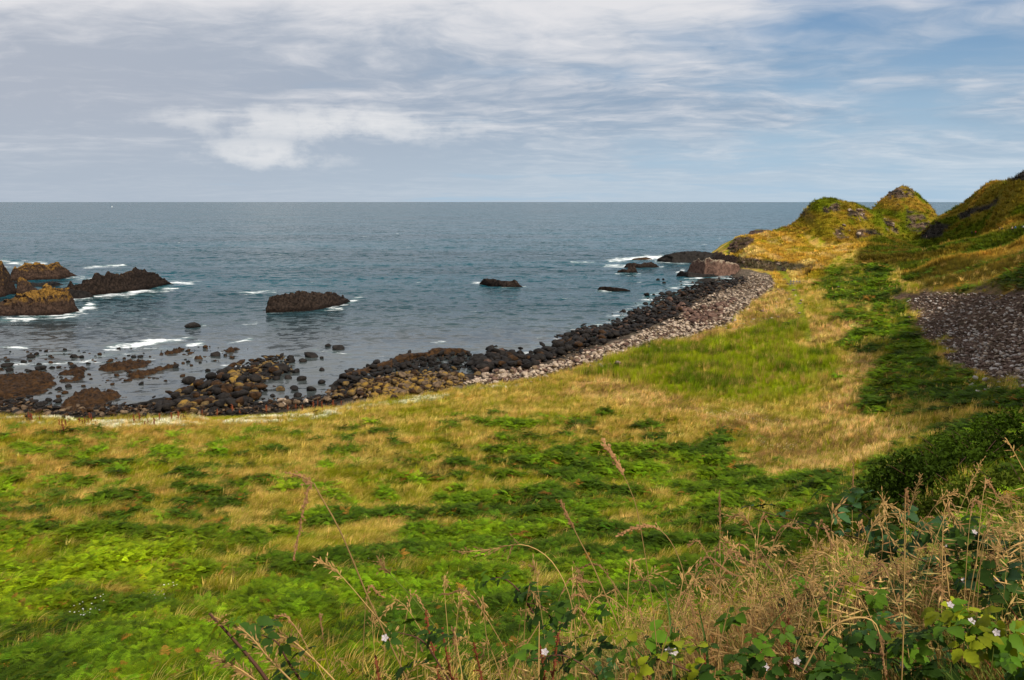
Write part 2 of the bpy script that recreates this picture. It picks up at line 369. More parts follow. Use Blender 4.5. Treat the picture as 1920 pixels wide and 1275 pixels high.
def albedo(x, y, z, Z=None, under=.5):
    if Z is None: Z = zones(x, y, z)
    px, py, n, n2 = Z['px'], Z['py'], Z['n'], Z['n2']
    r = np.hypot(x, y)
    m1 = sstep(-.38, .18, fbm(x/6.5+3, y/3.4, 5, 61)+.25*fbm(x/1.5, y/.9, 3, 62)); m2 = sstep(-.3, .3, fbm(x/16, y/9, 3, 63))
    c = mixc(np.tile(PAL['green'], (len(x), 1)), PAL['straw'], m1*.85)
    c = mixc(c, PAL['straw2'], m2*.5*m1)
    yg = sstep(-.1, .4, fbm(x/11+9, y/6, 3, 64)); c = mixc(c, np.array((.27,.22,.022)), yg*.5)
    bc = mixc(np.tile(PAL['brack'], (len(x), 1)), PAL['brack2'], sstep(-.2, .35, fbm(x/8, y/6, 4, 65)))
    bc = mixc(bc, np.array((.17,.225,.003)), .75*sstep(-.25, .3, fbm(x/5, y/4, 3, 88)+.25)*sstep(620, 250, px)*sstep(980, 1040, py)*sstep(1230, 1150, py))  # sunlit patch at lower left put into the bracken colour
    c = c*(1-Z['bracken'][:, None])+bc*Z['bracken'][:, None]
    lc = mixc(np.tile(PAL['lush'], (len(x), 1)), np.array((.085,.125,.005)), sstep(0, .3, fbm(x/7, y/5, 3, 66)))
    c = c*(1-Z['lush'][:, None])+lc*Z['lush'][:, None]
    tc = mixc(np.tile(PAL['tan'], (len(x), 1)), np.array((.20,.115,.04)), sstep(-.1, .35, fbm(x/5, y/4, 4, 67)))
    k = Z['tan']*(1-.8*Z['bracken']); c = c*(1-k[:, None])+tc*k[:, None]
    gc = mixc(np.tile(PAL['gold'], (len(x), 1)), PAL['olive']*1.5, sstep(0, .3, fbm(x/9, y/14, 5, 68)))
    gc = mixc(gc, np.array((.55,.38,.14)), sstep(.15, .4, fbm(x/6, y/10, 4, 69))*.7)
    c = c*(1-Z['gold'][:, None])+gc*Z['gold'][:, None]
    kc = mixc(np.tile(PAL['brown'], (len(x), 1)), PAL['olive'], sstep(-.2, .3, fbm(x/10, z/5, 4, 70)))
    kc = mixc(kc, np.array((.11,.125,.005)), sstep(.0, .35, fbm(x/14, z/7, 4, 71)+.5*sstep(20, 34, z)*(px < 1640)+.25*(px > 1640)))
    kc = mixc(kc, PAL['gold']*.7, sstep(.1, .4, fbm(x/12+7, z/9, 4, 72))*.6)
    c = c*(1-Z['knoll'][:, None])+kc*Z['knoll'][:, None]
    rm = pmask(px, py, [[(1545,386),(1572,380),(1580,398),(1548,400)],[(1592,395),(1620,393),(1625,412),(1595,408)],[(1568,430),(1582,425),(1590,445),(1572,448)],[(1605,432),(1640,430),(1660,440),(1610,448)],
        [(1665,358),(1690,350),(1715,360),(1708,370),(1665,370)],[(1700,395),(1725,398),(1748,425),(1720,440),(1695,420)],[(1678,375),(1690,372),(1694,382),(1680,385)],[(1655,410),(1668,414),(1690,435),(1660,428)],
        [(1503,402),(1512,388),(1522,385),(1510,405)],[(1640,372),(1655,362),(1650,378),(1636,388)]], 4, 11)*(y > 300)
    rm = rm*sstep(-.18, .05, fbm(x/3.5, z/2+y/5, 4, 90, .6))
    c = c*(1-rm[:, None])+mixc(np.tile(PAL['rock'], (len(x), 1)), PAL['dark'], sstep(-.1, .2, fbm(x/2, z/1.4, 4, 73)))*rm[:, None]
    hm = sstep(-.2, .3, fbm((x*.8+y*.6)/14, (y*.8-x*.6)/40, 4, 74)); hc = mixc(np.tile(np.array((.16,.12,.012)), (len(x), 1)), PAL['gold']*.75, hm)
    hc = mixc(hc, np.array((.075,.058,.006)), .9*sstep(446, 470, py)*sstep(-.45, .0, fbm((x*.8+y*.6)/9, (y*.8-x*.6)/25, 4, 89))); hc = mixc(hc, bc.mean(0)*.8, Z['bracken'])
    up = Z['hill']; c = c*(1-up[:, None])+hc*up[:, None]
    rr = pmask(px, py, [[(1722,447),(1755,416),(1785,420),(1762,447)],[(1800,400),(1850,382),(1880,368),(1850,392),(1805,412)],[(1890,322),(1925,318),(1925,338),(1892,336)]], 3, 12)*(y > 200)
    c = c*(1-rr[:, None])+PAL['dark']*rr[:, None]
    sc = mixc(np.tile(PAL['scree'], (len(x), 1)), PAL['scree']*.55, sstep(-.2, .3, fbm(x/5, y/5, 4, 75)))
    tg = sstep(.28, .42, fbm(x/9-y/14, y/40, 3, 76))*sstep(640, 590, py); sc = mixc(sc, PAL['gold']*.5, tg*.8)
    c = c*(1-Z['scree'][:, None])+sc*Z['scree'][:, None]
    sh = mixc(np.tile(PAL['shore'], (len(x), 1)), PAL['dark']*.8, sstep(1.6, .4, z+fbm(x/4, y/4, 3, 77)*.6)*np.where(px > 1340, .6, 1))
    c = c*(1-Z['shore'][:, None])+sh*Z['shore'][:, None]
    c = mixc(c, np.array((.20,.23,.012)), Z['path']*.85)
    c = c*(1-under*Z['bracken']*(r < 300))[:, None]  # ground under bracken darkened, painted shade between the fronds
    c = c*(1-.75*(np.abs(seg_d(px, py, [(1510,523),(1552,486)], 1)) < 5)*(x < 200)*(y > 200)*(SLOPE(x, y) > .7))[:, None]  # scarp face darkened in the colour, as its side in shade
    cm = pmask(px, py, [[(1364,474),(1372,452),(1384,446),(1412,446),(1416,456),(1398,468),(1375,474)],[(1362,484),(1400,484),(1450,489),(1520,500),(1500,507),(1450,509),(1400,503),(1362,500)]], 3, 13)*(y > 200)
    c = mixc(c, PAL['dark']*1.5, cm*.85)
    # platform scarp
    sm = sstep(1.3, 1.9, SLOPE(x, y))*(y > 130)*(1-rm)*(1-Z['hill'])*(1-Z['knoll']*.7); c = mixc(c, PAL['rock']*.8, sm)
    c = c*(1+.16*fbm(x*1.3, y*.9, 3, 78)*sstep(300, 40, r))[:, None]
    return np.clip(c, .004, .8)
def SLOPE(x, y, e=1.2):
    return np.hypot(GRID_H(x+e, y)-GRID_H(x-e, y), GRID_H(x, y+e)-GRID_H(x, y-e))/(2*e)

# ground
gm, G, gp, go_ = newmat('ground')
col = G.attr('Col').outputs['Color']; pos = G.node('ShaderNodeNewGeometry').outputs['Position']
f1 = G.noise(pos, 2.2, 6, .65); f2 = G.noise(G.vmath('MULTIPLY', pos, (1, 1, 1)), 0.45, 5, .6)
cc = G.mix(1.0, col, G.mix(G.ramp(f1, .3, .7), (.55, .58, .5, 1), (1.35, 1.3, 1.3, 1)), 'MULTIPLY')
cc = G.mix(1.0, cc, G.mix(G.ramp(f2, .35, .68), (.78, .85, .8, 1), (1.15, 1.1, 1.1, 1)), 'MULTIPLY')
G.put(gp.inputs['Base Color'], cc); gp.inputs['Roughness'].default_value = .95; gp.inputs['Specular IOR Level'].default_value = .03
bmp = G.node('ShaderNodeBump', ins={'Strength': .9, 'Distance': .5, 'Height': G.math('ADD', f1, G.math('MULTIPLY', f2, 1.4))}); G.put(gp.inputs['Normal'], bmp.outputs[0])
V = np.stack([GX.ravel(), GY.ravel(), GZ.ravel()], 1); F = gridF(len(RR), len(TH))[:, ::-1]
ground = mk('ground', V, F, gm, smooth=True); tag(ground, kind='structure')
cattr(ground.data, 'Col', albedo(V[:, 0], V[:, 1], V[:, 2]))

# ------------------------------------------------------------------ sea
FO = [([(500,586),(560,586),(640,578)],2.5,.55),([(-20,600),(60,597),(120,595),(155,588)],5,.75),([(130,560),(200,556),(300,543)],8,.7),([(0,500),(60,503),(150,522),(175,524)],6,.55),([(205,651),(250,646),(300,640),(350,634)],6,1.0),([(0,650),(50,652)],3,.9),([(132,556),(170,556),(215,553),(260,546),(310,539)],6,1.0),([(322,529),(358,531)],3.5,.9),
      ([(40,592),(100,592),(150,584),(168,572)],6,.8),([(452,549),(515,547)],4,.9),([(515,582),(545,584)],3,.9),([(600,578),(650,570),(676,556)],4,.7),([(1072,491),(1112,492)],2.5,.9),
      ([(1145,489),(1190,485),(1238,482)],5,1.0),([(1138,497),(1175,499),(1240,500)],3.5,.85),([(1155,513),(1200,513)],2.5,.8),([(-100,490),(0,490),(48,496),(75,493)],6,.8),([(160,501),(190,499),(230,497)],3,.8),
      ([(130,519),(155,520)],4,.8),([(350,647),(375,644)],4,.95),([(430,643),(470,635)],3,.8),([(0,686),(60,684),(160,678),(180,668),(250,660)],5,.55),([(250,683),(285,673)],4,.6),([(1008,632),(1040,628)],4,.6),
      ([(1085,618),(1140,604),(1190,575),(1215,560)],9,.62),([(1215,556),(1290,530)],5,.5),([(885,529),(905,532)],3,.8),([(940,539),(985,537)],2.5,.8),([(808,641),(830,640)],3,.6),([(815,642),(860,652)],2,.4),
      ([(1118,544),(1145,546)],2.5,.8),([(1230,490),(1290,494)],3,.7),([(1270,512),(1280,505)],4,.7),([(590,655),(660,665)],3,.45),([(445,610),(480,605)],3,.55),([(370,612),(385,608)],2.5,.6),([(1415,60),(1416,61)],1,0)]
RS = 1.0/np.linspace(1/70.0, 1/900.0, 620); RS = np.concatenate([RS[:-1], np.geomspace(900, 60000, 40)])
TS = np.concatenate([np.linspace(-80, -38, 40)[:-1], np.linspace(-38, 30, 800)[:-1], np.linspace(30, 80, 40)])*math.pi/180
T2, R2 = np.meshgrid(TS, RS); sx = (R2*np.sin(T2)).ravel(); sy = (R2*np.cos(T2)).ravel()
px, py = proj(sx, sy, 0*sx)
def swell(x, y):
    w = np.zeros_like(x)
    for L, a, ang, ph in ((23, .13, 1.75, .3), (15, .10, 1.45, 2.), (9.5, .06, 1.9, 4.), (6.1, .04, 1.3, 1.)):
        k = 2*math.pi/L; w = w+a*np.sin(k*(math.cos(ang)*x+math.sin(ang)*y)+ph+2.2*fbm(x/50, y/50, 2, int(L)))
    return w
calm = sstep(520, 690, py)
szz = swell(sx, sy)*sstep(1200, 300, R2.ravel())*(1-.75*calm)-.05
foam = np.zeros_like(px)
for line, w, a in FO:
    d = seg_d(px, py, line, 2.2); foam = np.maximum(foam, a*np.exp(-(d/(w*(2.1+1.8*fbm(px/22, py/6, 3, 85))))**2)*(.80+.5*fbm(px/30, py/8, 3, 86)))
gz = GRID_H(sx, sy); foam = np.maximum(foam, .5*np.exp(-((gz+.25)/.5)**2)*(R2.ravel() > 150)*(R2.ravel() < 520)*(px > 850))
foam = np.maximum(foam, .42*sstep(.1, .45, fbm(sx/9, sy/5, 3, 84))*sstep(640, 652, py)*sstep(700, 685, py)*(px < 520))
caps = sstep(.62, .78, fbm(sx/14, sy/5, 3, 81))*sstep(150, 260, R2.ravel())*.55; foam = np.maximum(foam, caps*(R2.ravel() < 800))
sea = mk('sea', np.stack([sx, sy, szz], 1), gridF(len(RS), len(TS))[:, ::-1], None, smooth=True); tag(sea, kind='structure')
fattr(sea.data, 'foam', foam); fattr(sea.data, 'calm', calm)
wm, S, wp, so_ = newmat('sea_water'); sea.data.materials.append(wm)
pos = S.node('ShaderNodeNewGeometry').outputs['Position']
cal = S.attr('calm').outputs['Fac']; fo = S.attr('foam').outputs['Fac']
def slope(sc, amp, ax=(1, 1, 1), det=3):
    nn = S.noise(S.vmath('MULTIPLY', pos, ax), sc, det, .6, 1)
    return S.vmath('MULTIPLY', S.vmath('SUBTRACT', nn, (.5, .5, .5)), (amp*.8, amp, 0))
sl_ = S.vmath('ADD', slope(.50, 2.8, (.6, 1, 1), 5), slope(.11, 1.0, (.5, 1, 1), 3))
gust = S.ramp(S.noise(S.vmath('MULTIPLY', pos, (.3, 1, 1)), .02, 3, .5), .3, .7, .75, 1.25)
sl_ = S.vmath('SCALE', sl_, scale=S.math('MULTIPLY', gust, S.ramp(cal, 0, 1, 1.0, .30)))
nrm = S.vmath('NORMALIZE', S.vmath('ADD', S.node('ShaderNodeNewGeometry').outputs['Normal'], sl_))
body = S.mix(cal, (.0035, .036, .050, 1), (.040, .044, .044, 1))
big = S.noise(S.vmath('MULTIPLY', pos, (.25, 1, 1)), .012, 3, .5); body = S.mix(S.ramp(big, .35, .7), body, S.mix(1.0, body, (1.5, 1.7, 1.7, 1), 'MULTIPLY'))
fn = S.math('ADD', S.math('MULTIPLY', S.ramp(S.noise(S.vmath('MULTIPLY', pos, (.4, 1, 1)), .33, 6, .7), .25, .75, 0, 1, False), .75), S.math('MULTIPLY', S.noise(pos, 1.9, 3, .6), .3))
fm = S.math('MULTIPLY', S.ramp(S.math('ADD', fn, S.math('MULTIPLY', fo, .52)), .76, 1.04), .95)
halo = S.math('MULTIPLY', S.ramp(fo, .1, 1.0), .45); body = S.mix(halo, body, (.10, .22, .20, 1))
S.put(wp.inputs['Base Color'], S.mix(fm, body, (.85, .87, .88, 1))); S.put(wp.inputs['Normal'], nrm)
S.put(wp.inputs['Roughness'], S.ramp(fm, 0, 1, .16, .8)); wp.inputs['IOR'].default_value = 1.33
S.put(wp.inputs['Specular IOR Level'], S.math('MULTIPLY', S.ramp(fm, 0, 1, 1, .2), S.ramp(cal, .2, 1, .12, .42)))

# ------------------------------------------------------------------ rock
def rockmat(name, low, high, lichen=None, lz=2.5, lamt=.5, rough=.85, sc=1.0, spread=1.6, tide=False):
    m, R, p, o = newmat(name); pos = R.node('ShaderNodeNewGeometry').outputs['Position']; nz = R.node('ShaderNodeSeparateXYZ', ins={0: R.node('ShaderNodeNewGeometry').outputs['Normal']}).outputs[2]
    z = R.node('ShaderNodeSeparateXYZ', ins={0: pos}).outputs[2]
    a = R.noise(pos, .9*sc, 6, .65); b = R.noise(pos, .25*sc, 4, .6); rnd = R.node('ShaderNodeObjectInfo').outputs['Random']
    c = R.mix(R.ramp(a, .3, .7), low, high)
    c = R.mix(R.ramp(rnd, 0, 1, 0, .45, False), c, R.mix(1.0, c, (.45, .42, .42, 1), 'MULTIPLY'))
    if lichen:
        k = R.math('MULTIPLY', R.ramp(R.math('ADD', z, R.math('MULTIPLY', R.math('SUBTRACT', b, .5), 5.0)), lz-spread*.5, lz+spread*.5), R.ramp(R.math('ADD', R.math('MULTIPLY', a, 1.2), R.math('MULTIPLY', nz, .5)), 1.05-lamt*.6, 1.25-lamt*.6))
        c = R.mix(k, c, R.mix(R.ramp(a, .35, .65), lichen, tuple(x*.45 for x in lichen[:3])+(1,)))
    R.put(p.inputs['Base Color'], c); c = R.mix(1.0, c, R.mix(R.ramp(R.math('ADD', z, R.math('MULTIPLY', R.math('SUBTRACT', b, .5), 1.5)), .2, 1.3), (.42, .38, .36, 1), (1, 1, 1, 1)), 'MULTIPLY') if tide else c; R.put(p.inputs['Base Color'], c)
    p.inputs['Roughness'].default_value = rough; p.inputs['Specular IOR Level'].default_value = .10
    vor = R.node('ShaderNodeTexVoronoi', feature='DISTANCE_TO_EDGE', ins={'Vector': R.vmath('ADD', R.vmath('MULTIPLY', pos, (1, 1, .6)), R.vmath('SCALE', R.noise(pos, 1.2, 3, .6, 1), scale=.8)), 'Scale': .8*sc})
    if tide: R.put(p.inputs['Base Color'], R.mix(1.0, c, R.mix(R.ramp(vor.outputs[0], 0, .10), (.35, .33, .32, 1), (1, 1, 1, 1)), 'MULTIPLY'))
    bp = R.node('ShaderNodeBump', ins={'Strength': .8, 'Distance': .3, 'Height': R.math('ADD', a, R.noise(pos, 4.0*sc, 4, .6))}); R.put(p.inputs['Normal'], bp.outputs[0])
    return m
M_BAS = rockmat('black_basalt', (.008, .007, .0065, 1), (.028, .023, .020, 1), rough=.6)
M_STACK = rockmat('lichen_basalt', (.030, .019, .015, 1), (.085, .052, .036, 1), (.27, .145, .030, 1), 3.8, .66, spread=2.5, tide=True, sc=1.5)
M_ISL = rockmat('dark_basalt', (.012, .009, .008, 1), (.050, .034, .026, 1), (.13, .08, .035, 1), 5.0, .25, tide=True, sc=1.5)
M_OCH = rockmat('ochre_lichen_rock', (.05, .034, .02, 1), (.19, .125, .05, 1), (.34, .20, .04, 1), 1.0, .35)
M_PALE = rockmat('pale_shingle', (.24, .175, .125, 1), (.64, .51, .39, 1), sc=1.6)
M_RED = rockmat('red_basalt', (.06, .035, .027, 1), (.20, .12, .09, 1), (.36, .28, .20, 1), 4.5, .5)
M_WEED = rockmat('weed_covered_rock', (.010, .006, .004, 1), (.070, .034, .012, 1), rough=.55, sc=1.5)
M_CLIFF = rockmat('cliff_rock', (.035, .022, .017, 1), (.12, .075, .055, 1))
M_SCREE = rockmat('scree_stone', (.075, .048, .036, 1), (.27, .185, .145, 1), sc=2)
M_TAWNY = rockmat('tawny_stone', (.07, .048, .032, 1), (.24, .165, .10, 1), sc=1.6)
M_WHITE = rockmat('whitish_stone', (.35, .30, .27, 1), (.70, .64, .58, 1), sc=2)

def island(name, front, top, mat, label, cat='sea rock', depthk=.32, crag=1.0, mind=3.0, group=None, seed=1, off=0.0, nu=None, kind=None):
    """front: photo pixels along the near waterline; top: its skyline. built as a real ridge of rock standing in the water"""
    fx, fy = zip(*front); tx, ty = zip(*top)
    a, b = min(fx[0], tx[0]), max(fx[-1], tx[-1])
    n = nu or int(np.clip((b-a)*.8, 24, 150)); us = np.linspace(a, b, n)
    wy = np.interp(us, fx, fy); X, Y, _ = PZ(us, wy, off)
    size = (X.max()-X.min()); dep = np.maximum(size*depthk, mind)
    env = np.sqrt(np.clip(1-np.abs(2*(us-a)/(b-a)-1)**2.6, 0, 1))
    D0 = Y+dep*.45*env
    ty_ = np.interp(us, tx, ty); Z = np.array([PD(u, v, d)[2] for u, v, d in zip(us, ty_, D0)]); Z = off+(Z-off)*np.clip(env*1.6, 0, 1)
    nv = int(np.clip(n*.45, 12, 46)); vs = np.linspace(0, 1, nv)
    UU, VV = np.meshgrid(np.arange(n), vs, indexing='ij')
    s = np.sin(np.pi*np.clip(VV, 0, 1))
    prof = np.where(VV < .45, sstep(0, .38, VV), sstep(1.0, .45, VV))
    yy = Y[UU]+VV*dep*env[UU]; xx = X[UU]+(yy-Y[UU])*(us[UU]-960)/FPX
    sc = max(size/14, .5)
    cr = fbm(xx/(2.2*sc), yy/(1.8*sc), 5, seed, .6); col_ = np.abs(fbm(xx/(.7*sc), yy/(.7*sc), 3, seed+5, .6))
    zz = off-.9+(np.maximum(Z[UU]-off, .15)+.9)*prof
    hh = np.maximum(Z-off, .3)[UU]
    blk = np.floor(fbm(xx/(1.9*sc), yy/(1.5*sc)+zz*.2, 3, seed+7)*6)/6
    zz = zz+prof*(cr*.34-col_*.14+blk*.30+.02)*crag*np.minimum(hh, 3.4)*.95
    yy = yy+fbm(xx/sc, zz/sc*1.5+9, 4, seed+9, .6)*.12*dep*(prof*.7+.3); xx = xx+fbm(xx/sc+5, zz/sc*2, 4, seed+3, .6)*.03*size
    o = mk(name, np.stack([xx.ravel(), yy.ravel(), zz.ravel()], 1), gridF(n, nv), mat, smooth=False)
    # close the underside
    me = o.data; bm = bmesh.new(); bm.from_mesh(me); bmesh.ops.recalc_face_normals(bm, faces=bm.faces)
    if sum(f.normal.z for f in bm.faces) < 0: bmesh.ops.reverse_faces(bm, faces=bm.faces)
    bm.to_mesh(me); bm.free()
    c = Vector((float(xx.mean()), float(yy.mean()), off)); me.transform(Matrix.Translation(-c)); o.location = c
    tag(o, label, cat, group); return o
E = 'sea_stack'
island(E, [(-60,600),(0,594),(60,593),(110,591),(150,585)], [(-60,572),(-20,568),(0,566),(20,560),(40,552),(62,544),(90,539),(132,539),(136,553),(152,583)], M_STACK, 'rust and ochre lichened rock, nearest of the rocks at the left edge', depthk=.55, seed=3)
island(E, [(118,556),(150,556),(185,553),(250,546),(325,533)], [(118,545),(133,528),(150,530),(168,526),(180,518),(205,513),(225,511),(245,508),(254,503),(262,503),(272,508),(295,511),(310,521),(327,532)], M_ISL, 'long jagged dark rock with surf along its near side, tapering to the right', depthk=.22, seed=8, crag=1.15)
island(E, [(18,527),(60,525),(110,523),(146,518)], [(18,505),(30,500),(50,494),(75,492),(90,496),(104,492),(114,492),(116,498),(130,508),(148,518)], M_STACK, 'ochre topped rock with dark overhung flank, farthest of the rocks at the left edge', depthk=.35, seed=12)
island(E, [(-120,566),(-40,562),(10,556),(36,548)], [(-120,470),(-60,478),(-20,486),(0,490),(12,494),(18,506),(26,524),(36,546)], M_STACK, 'tall orange brown rock mass cut off by the left edge of the view', depthk=.5, seed=17)
island(E, [(30,553),(50,552),(78,548)], [(30,548),(36,522),(42,517),(50,522),(62,536),(78,546)], M_STACK, 'small pointed orange lichen pinnacle between the rocks at the left edge', depthk=.6, seed=21, crag=.6)
island(E, [(92,556),(120,559),(150,560),(175,556)], [(92,548),(105,541),(125,540),(150,546),(168,548),(176,553)], M_BAS, 'low black ledge joining the ochre rock to the long jagged one', depthk=.3, seed=25, crag=.8)
island(E, [(20,532),(60,537),(95,538),(118,534)], [(20,526),(45,528),(70,530),(100,527),(119,531)], M_BAS, 'low black ledge behind the pointed orange pinnacle', depthk=.3, seed=26, crag=.7)
I6 = island(E, [(498,586),(520,586),(560,584),(600,580),(635,574),(656,565)], [(498,562),(504,551),(516,555),(530,552),(545,549),(556,544),(565,547),(580,545),(598,550),(615,550),(635,554),(650,556),(657,563)], M_ISL, 'lone oblong dark rock island with a knobbly skyline in the middle of the bay', depthk=.4, seed=27, crag=1.1)
island(E, [(899,533),(920,536),(945,539),(981,539)], [(899,527),(908,523),(925,522),(940,526),(955,525),(967,525),(974,533),(982,538)], M_ISL, 'low dark rock island in open water between the lone island and the headland', depthk=.3, seed=31, crag=.8)
island(E, [(1120,543),(1150,545),(1180,545)], [(1120,538),(1135,537),(1155,539),(1170,541),(1181,544)], M_ISL, 'flat dark slab of rock awash off the boulder shore', depthk=.25, seed=35, crag=.5, mind=2.5)
island(E, [(1157,511),(1175,512),(1195,511)], [(1157,507),(1168,505),(1176,504),(1180,498),(1188,498),(1193,504),(1196,510)], M_ISL, 'small dark rock with a knob on its right end off the headland', depthk=.35, seed=38)
island(E, [(1170,502),(1200,503),(1236,501)], [(1170,496),(1185,493),(1205,494),(1222,492),(1230,495),(1237,500)], M_ISL, 'flat dark skerry with white water on its left, beside the knobbed rock', depthk=.35, seed=42)
island(E, [(1184,487),(1200,487),(1222,486)], [(1184,485),(1198,483),(1212,482),(1223,485)], M_WEED, 'thin brown reef inside the foam patch off the point', depthk=.3, seed=45, crag=.4, mind=2)
B = 'headland_rock'
island(B, [(1230,490),(1260,492),(1300,492),(1355,489)], [(1230,484),(1243,480),(1258,474),(1290,471),(1320,472),(1340,475),(1352,472),(1362,480)], M_BAS, 'rounded black basalt hump at the tip of the point', depthk=.35, seed=51, crag=.7)
island(B, [(1288,512),(1320,517),(1345,518),(1390,515)], [(1288,498),(1296,491),(1310,484),(1325,483),(1345,486),(1360,490),(1378,490),(1388,500),(1396,510)], M_RED, 'reddish brown rugged outcrop with pale top where boulders meet the point', depthk=.35, seed=55)
island(B, [(1268,518),(1290,521),(1320,521),(1345,519)], [(1268,511),(1276,508),(1300,511),(1320,513),(1345,515)], M_BAS, 'low dark tongue of rock lying before the reddish outcrop', depthk=.3, seed=58, crag=.6)
island(B, [(1334,487),(1360,492),(1400,498),(1450,505)], [(1334,476),(1350,477),(1370,478),(1400,484),(1430,490),(1455,499)], M_CLIFF, 'broken brown scarp below the golden grass of the headland', depthk=.14, seed=62, off=2.0, crag=1.3)
island(B, [(1366,472),(1385,473),(1415,463)], [(1366,464),(1373,450),(1380,446),(1400,444),(1414,447),(1418,458)], M_CLIFF, 'dark square-cut cliff end of the headland facing the sea', depthk=.5, seed=66, off=1.0, crag=.5)
island(B, [(1400,442),(1420,442),(1452,441)], [(1400,439),(1406,433),(1420,430),(1440,430),(1453,436)], rockmat('turf_capped_rock', (.035,.022,.017,1), (.10,.065,.05,1), (.12,.12,.015,1), 5.5, .9), 'flat green-capped stub of rock behind the cliff end', depthk=.4, seed=69, off=.5, crag=.4)
island(B, [(1888,340),(1905,343),(1935,338)], [(1888,334),(1893,324),(1902,321),(1912,323),(1925,330),(1936,334)], M_RED, 'brown boulder outcrop on the skyline of the right-hand hill', depthk=.5, seed=73, off=PD(1905,343,312)[2]) if False else None

# ------- boulders
def proto_rock(sub, seed, flat=.8, name='boulder', facet=.22):
    bm = bmesh.new(); bmesh.ops.create_icosphere(bm, subdivisions=sub, radius=.5)
    rr = random.Random(seed); pl_ = [(Vector((rr.gauss(0, 1), rr.gauss(0, 1), rr.gauss(0, 1))).normalized(), rr.uniform(.26, .42)) for _ in range(11)]
    sx_, sy_ = rr.uniform(.9, 1.35), rr.uniform(.75, 1.05)
    for v in bm.verts:
        for nrm_, d in pl_:
            k = v.co.dot(nrm_)-d
            if k > 0: v.co -= nrm_*k*.85
        v.co *= 1+rr.uniform(-.05, .05)*facet*4
        v.co.x *= sx_; v.co.y *= sy_; v.co.z *= flat
    Vv = np.array([v.co[:] for v in bm.verts]); Ff = np.array([[v.index for v in f.verts] for f in bm.faces]); bm.free(); return Vv, Ff
PR2 = [proto_rock(3 if i < 3 else 2, 100+i, .72+.05*(i % 3)) for i in range(8)]
PR1 = [proto_rock(1, 200+i, .62) for i in range(6)]
_mc = {}
def boulder(x, y, z, s, mat, label, group=None, name='boulder', cat='boulder', i=None, sq=1.0, rz=None, sink=.12, lod=PR2):
    i = RNG.integers(len(lod)) if i is None else i; key = (i, mat.name, id(lod))
    if key not in _mc: _mc[key] = mk(name, *lod[i], mat, smooth=False, link=False).data
    o = bpy.data.objects.new(name, _mc[key]); COL.objects.link(o)
    o.location = (x, y, z+s*(.36*sq-sink)); o.rotation_euler = (RNG.uniform(-.25, .25), RNG.uniform(-.25, .25), RNG.uniform(0, 6.3) if rz is None else rz)
    o.scale = (s, s, s*sq); return tag(o, label, cat, group)
def massrock(name, P, S, mat, label, cat, protos=PR1, sq=.8):
    VV = []; FF = []; n = 0
    ang = RNG.uniform(0, 6.3, len(P)); tl = RNG.uniform(-.4, .4, (len(P), 2)); ii = RNG.integers(0, len(protos), len(P))
    for k in range(len(protos)):
        m = np.where(ii == k)[0]
        if not len(m): continue
        v, f = protos[k]; c, s_ = np.cos(ang[m])[:, None], np.sin(ang[m])[:, None]
        sx_ = RNG.uniform(.8, 1.2, (len(m), 1)); sz_ = RNG.uniform(.7, 1.25, (len(m), 1))
        x = v[None, :, 0]*c*sx_-v[None, :, 1]*s_; y = v[None, :, 0]*s_*sx_+v[None, :, 1]*c; z = (v[None, :, 2]*sz_*sq+tl[m, :1]*x+tl[m, 1:]*y)
        q = np.stack([x, y, z], 2)*S[m][:, None, None]+P[m][:, None, :]
        VV.append(q.reshape(-1, 3)); FF.append((f[None]+(n+np.arange(len(m))*len(v))[:, None, None]).reshape(-1, 3)); n += len(m)*len(v)
    o = mk(name, np.concatenate(VV), np.concatenate(FF), mat, smooth=False); return tag(o, label, cat, kind='stuff')
def rnd_in(poly, n):
    xs = [p[0] for p in poly]; ys = [p[1] for p in poly]; out = np.zeros((0, 2))
    while len(out) < n:
        q = np.stack([RNG.uniform(min(xs), max(xs), n*3), RNG.uniform(min(ys), max(ys), n*3)], 1); q = q[inpoly(q[:, 0], q[:, 1], poly)]; out = np.concatenate([out, q])
    return out[:n]
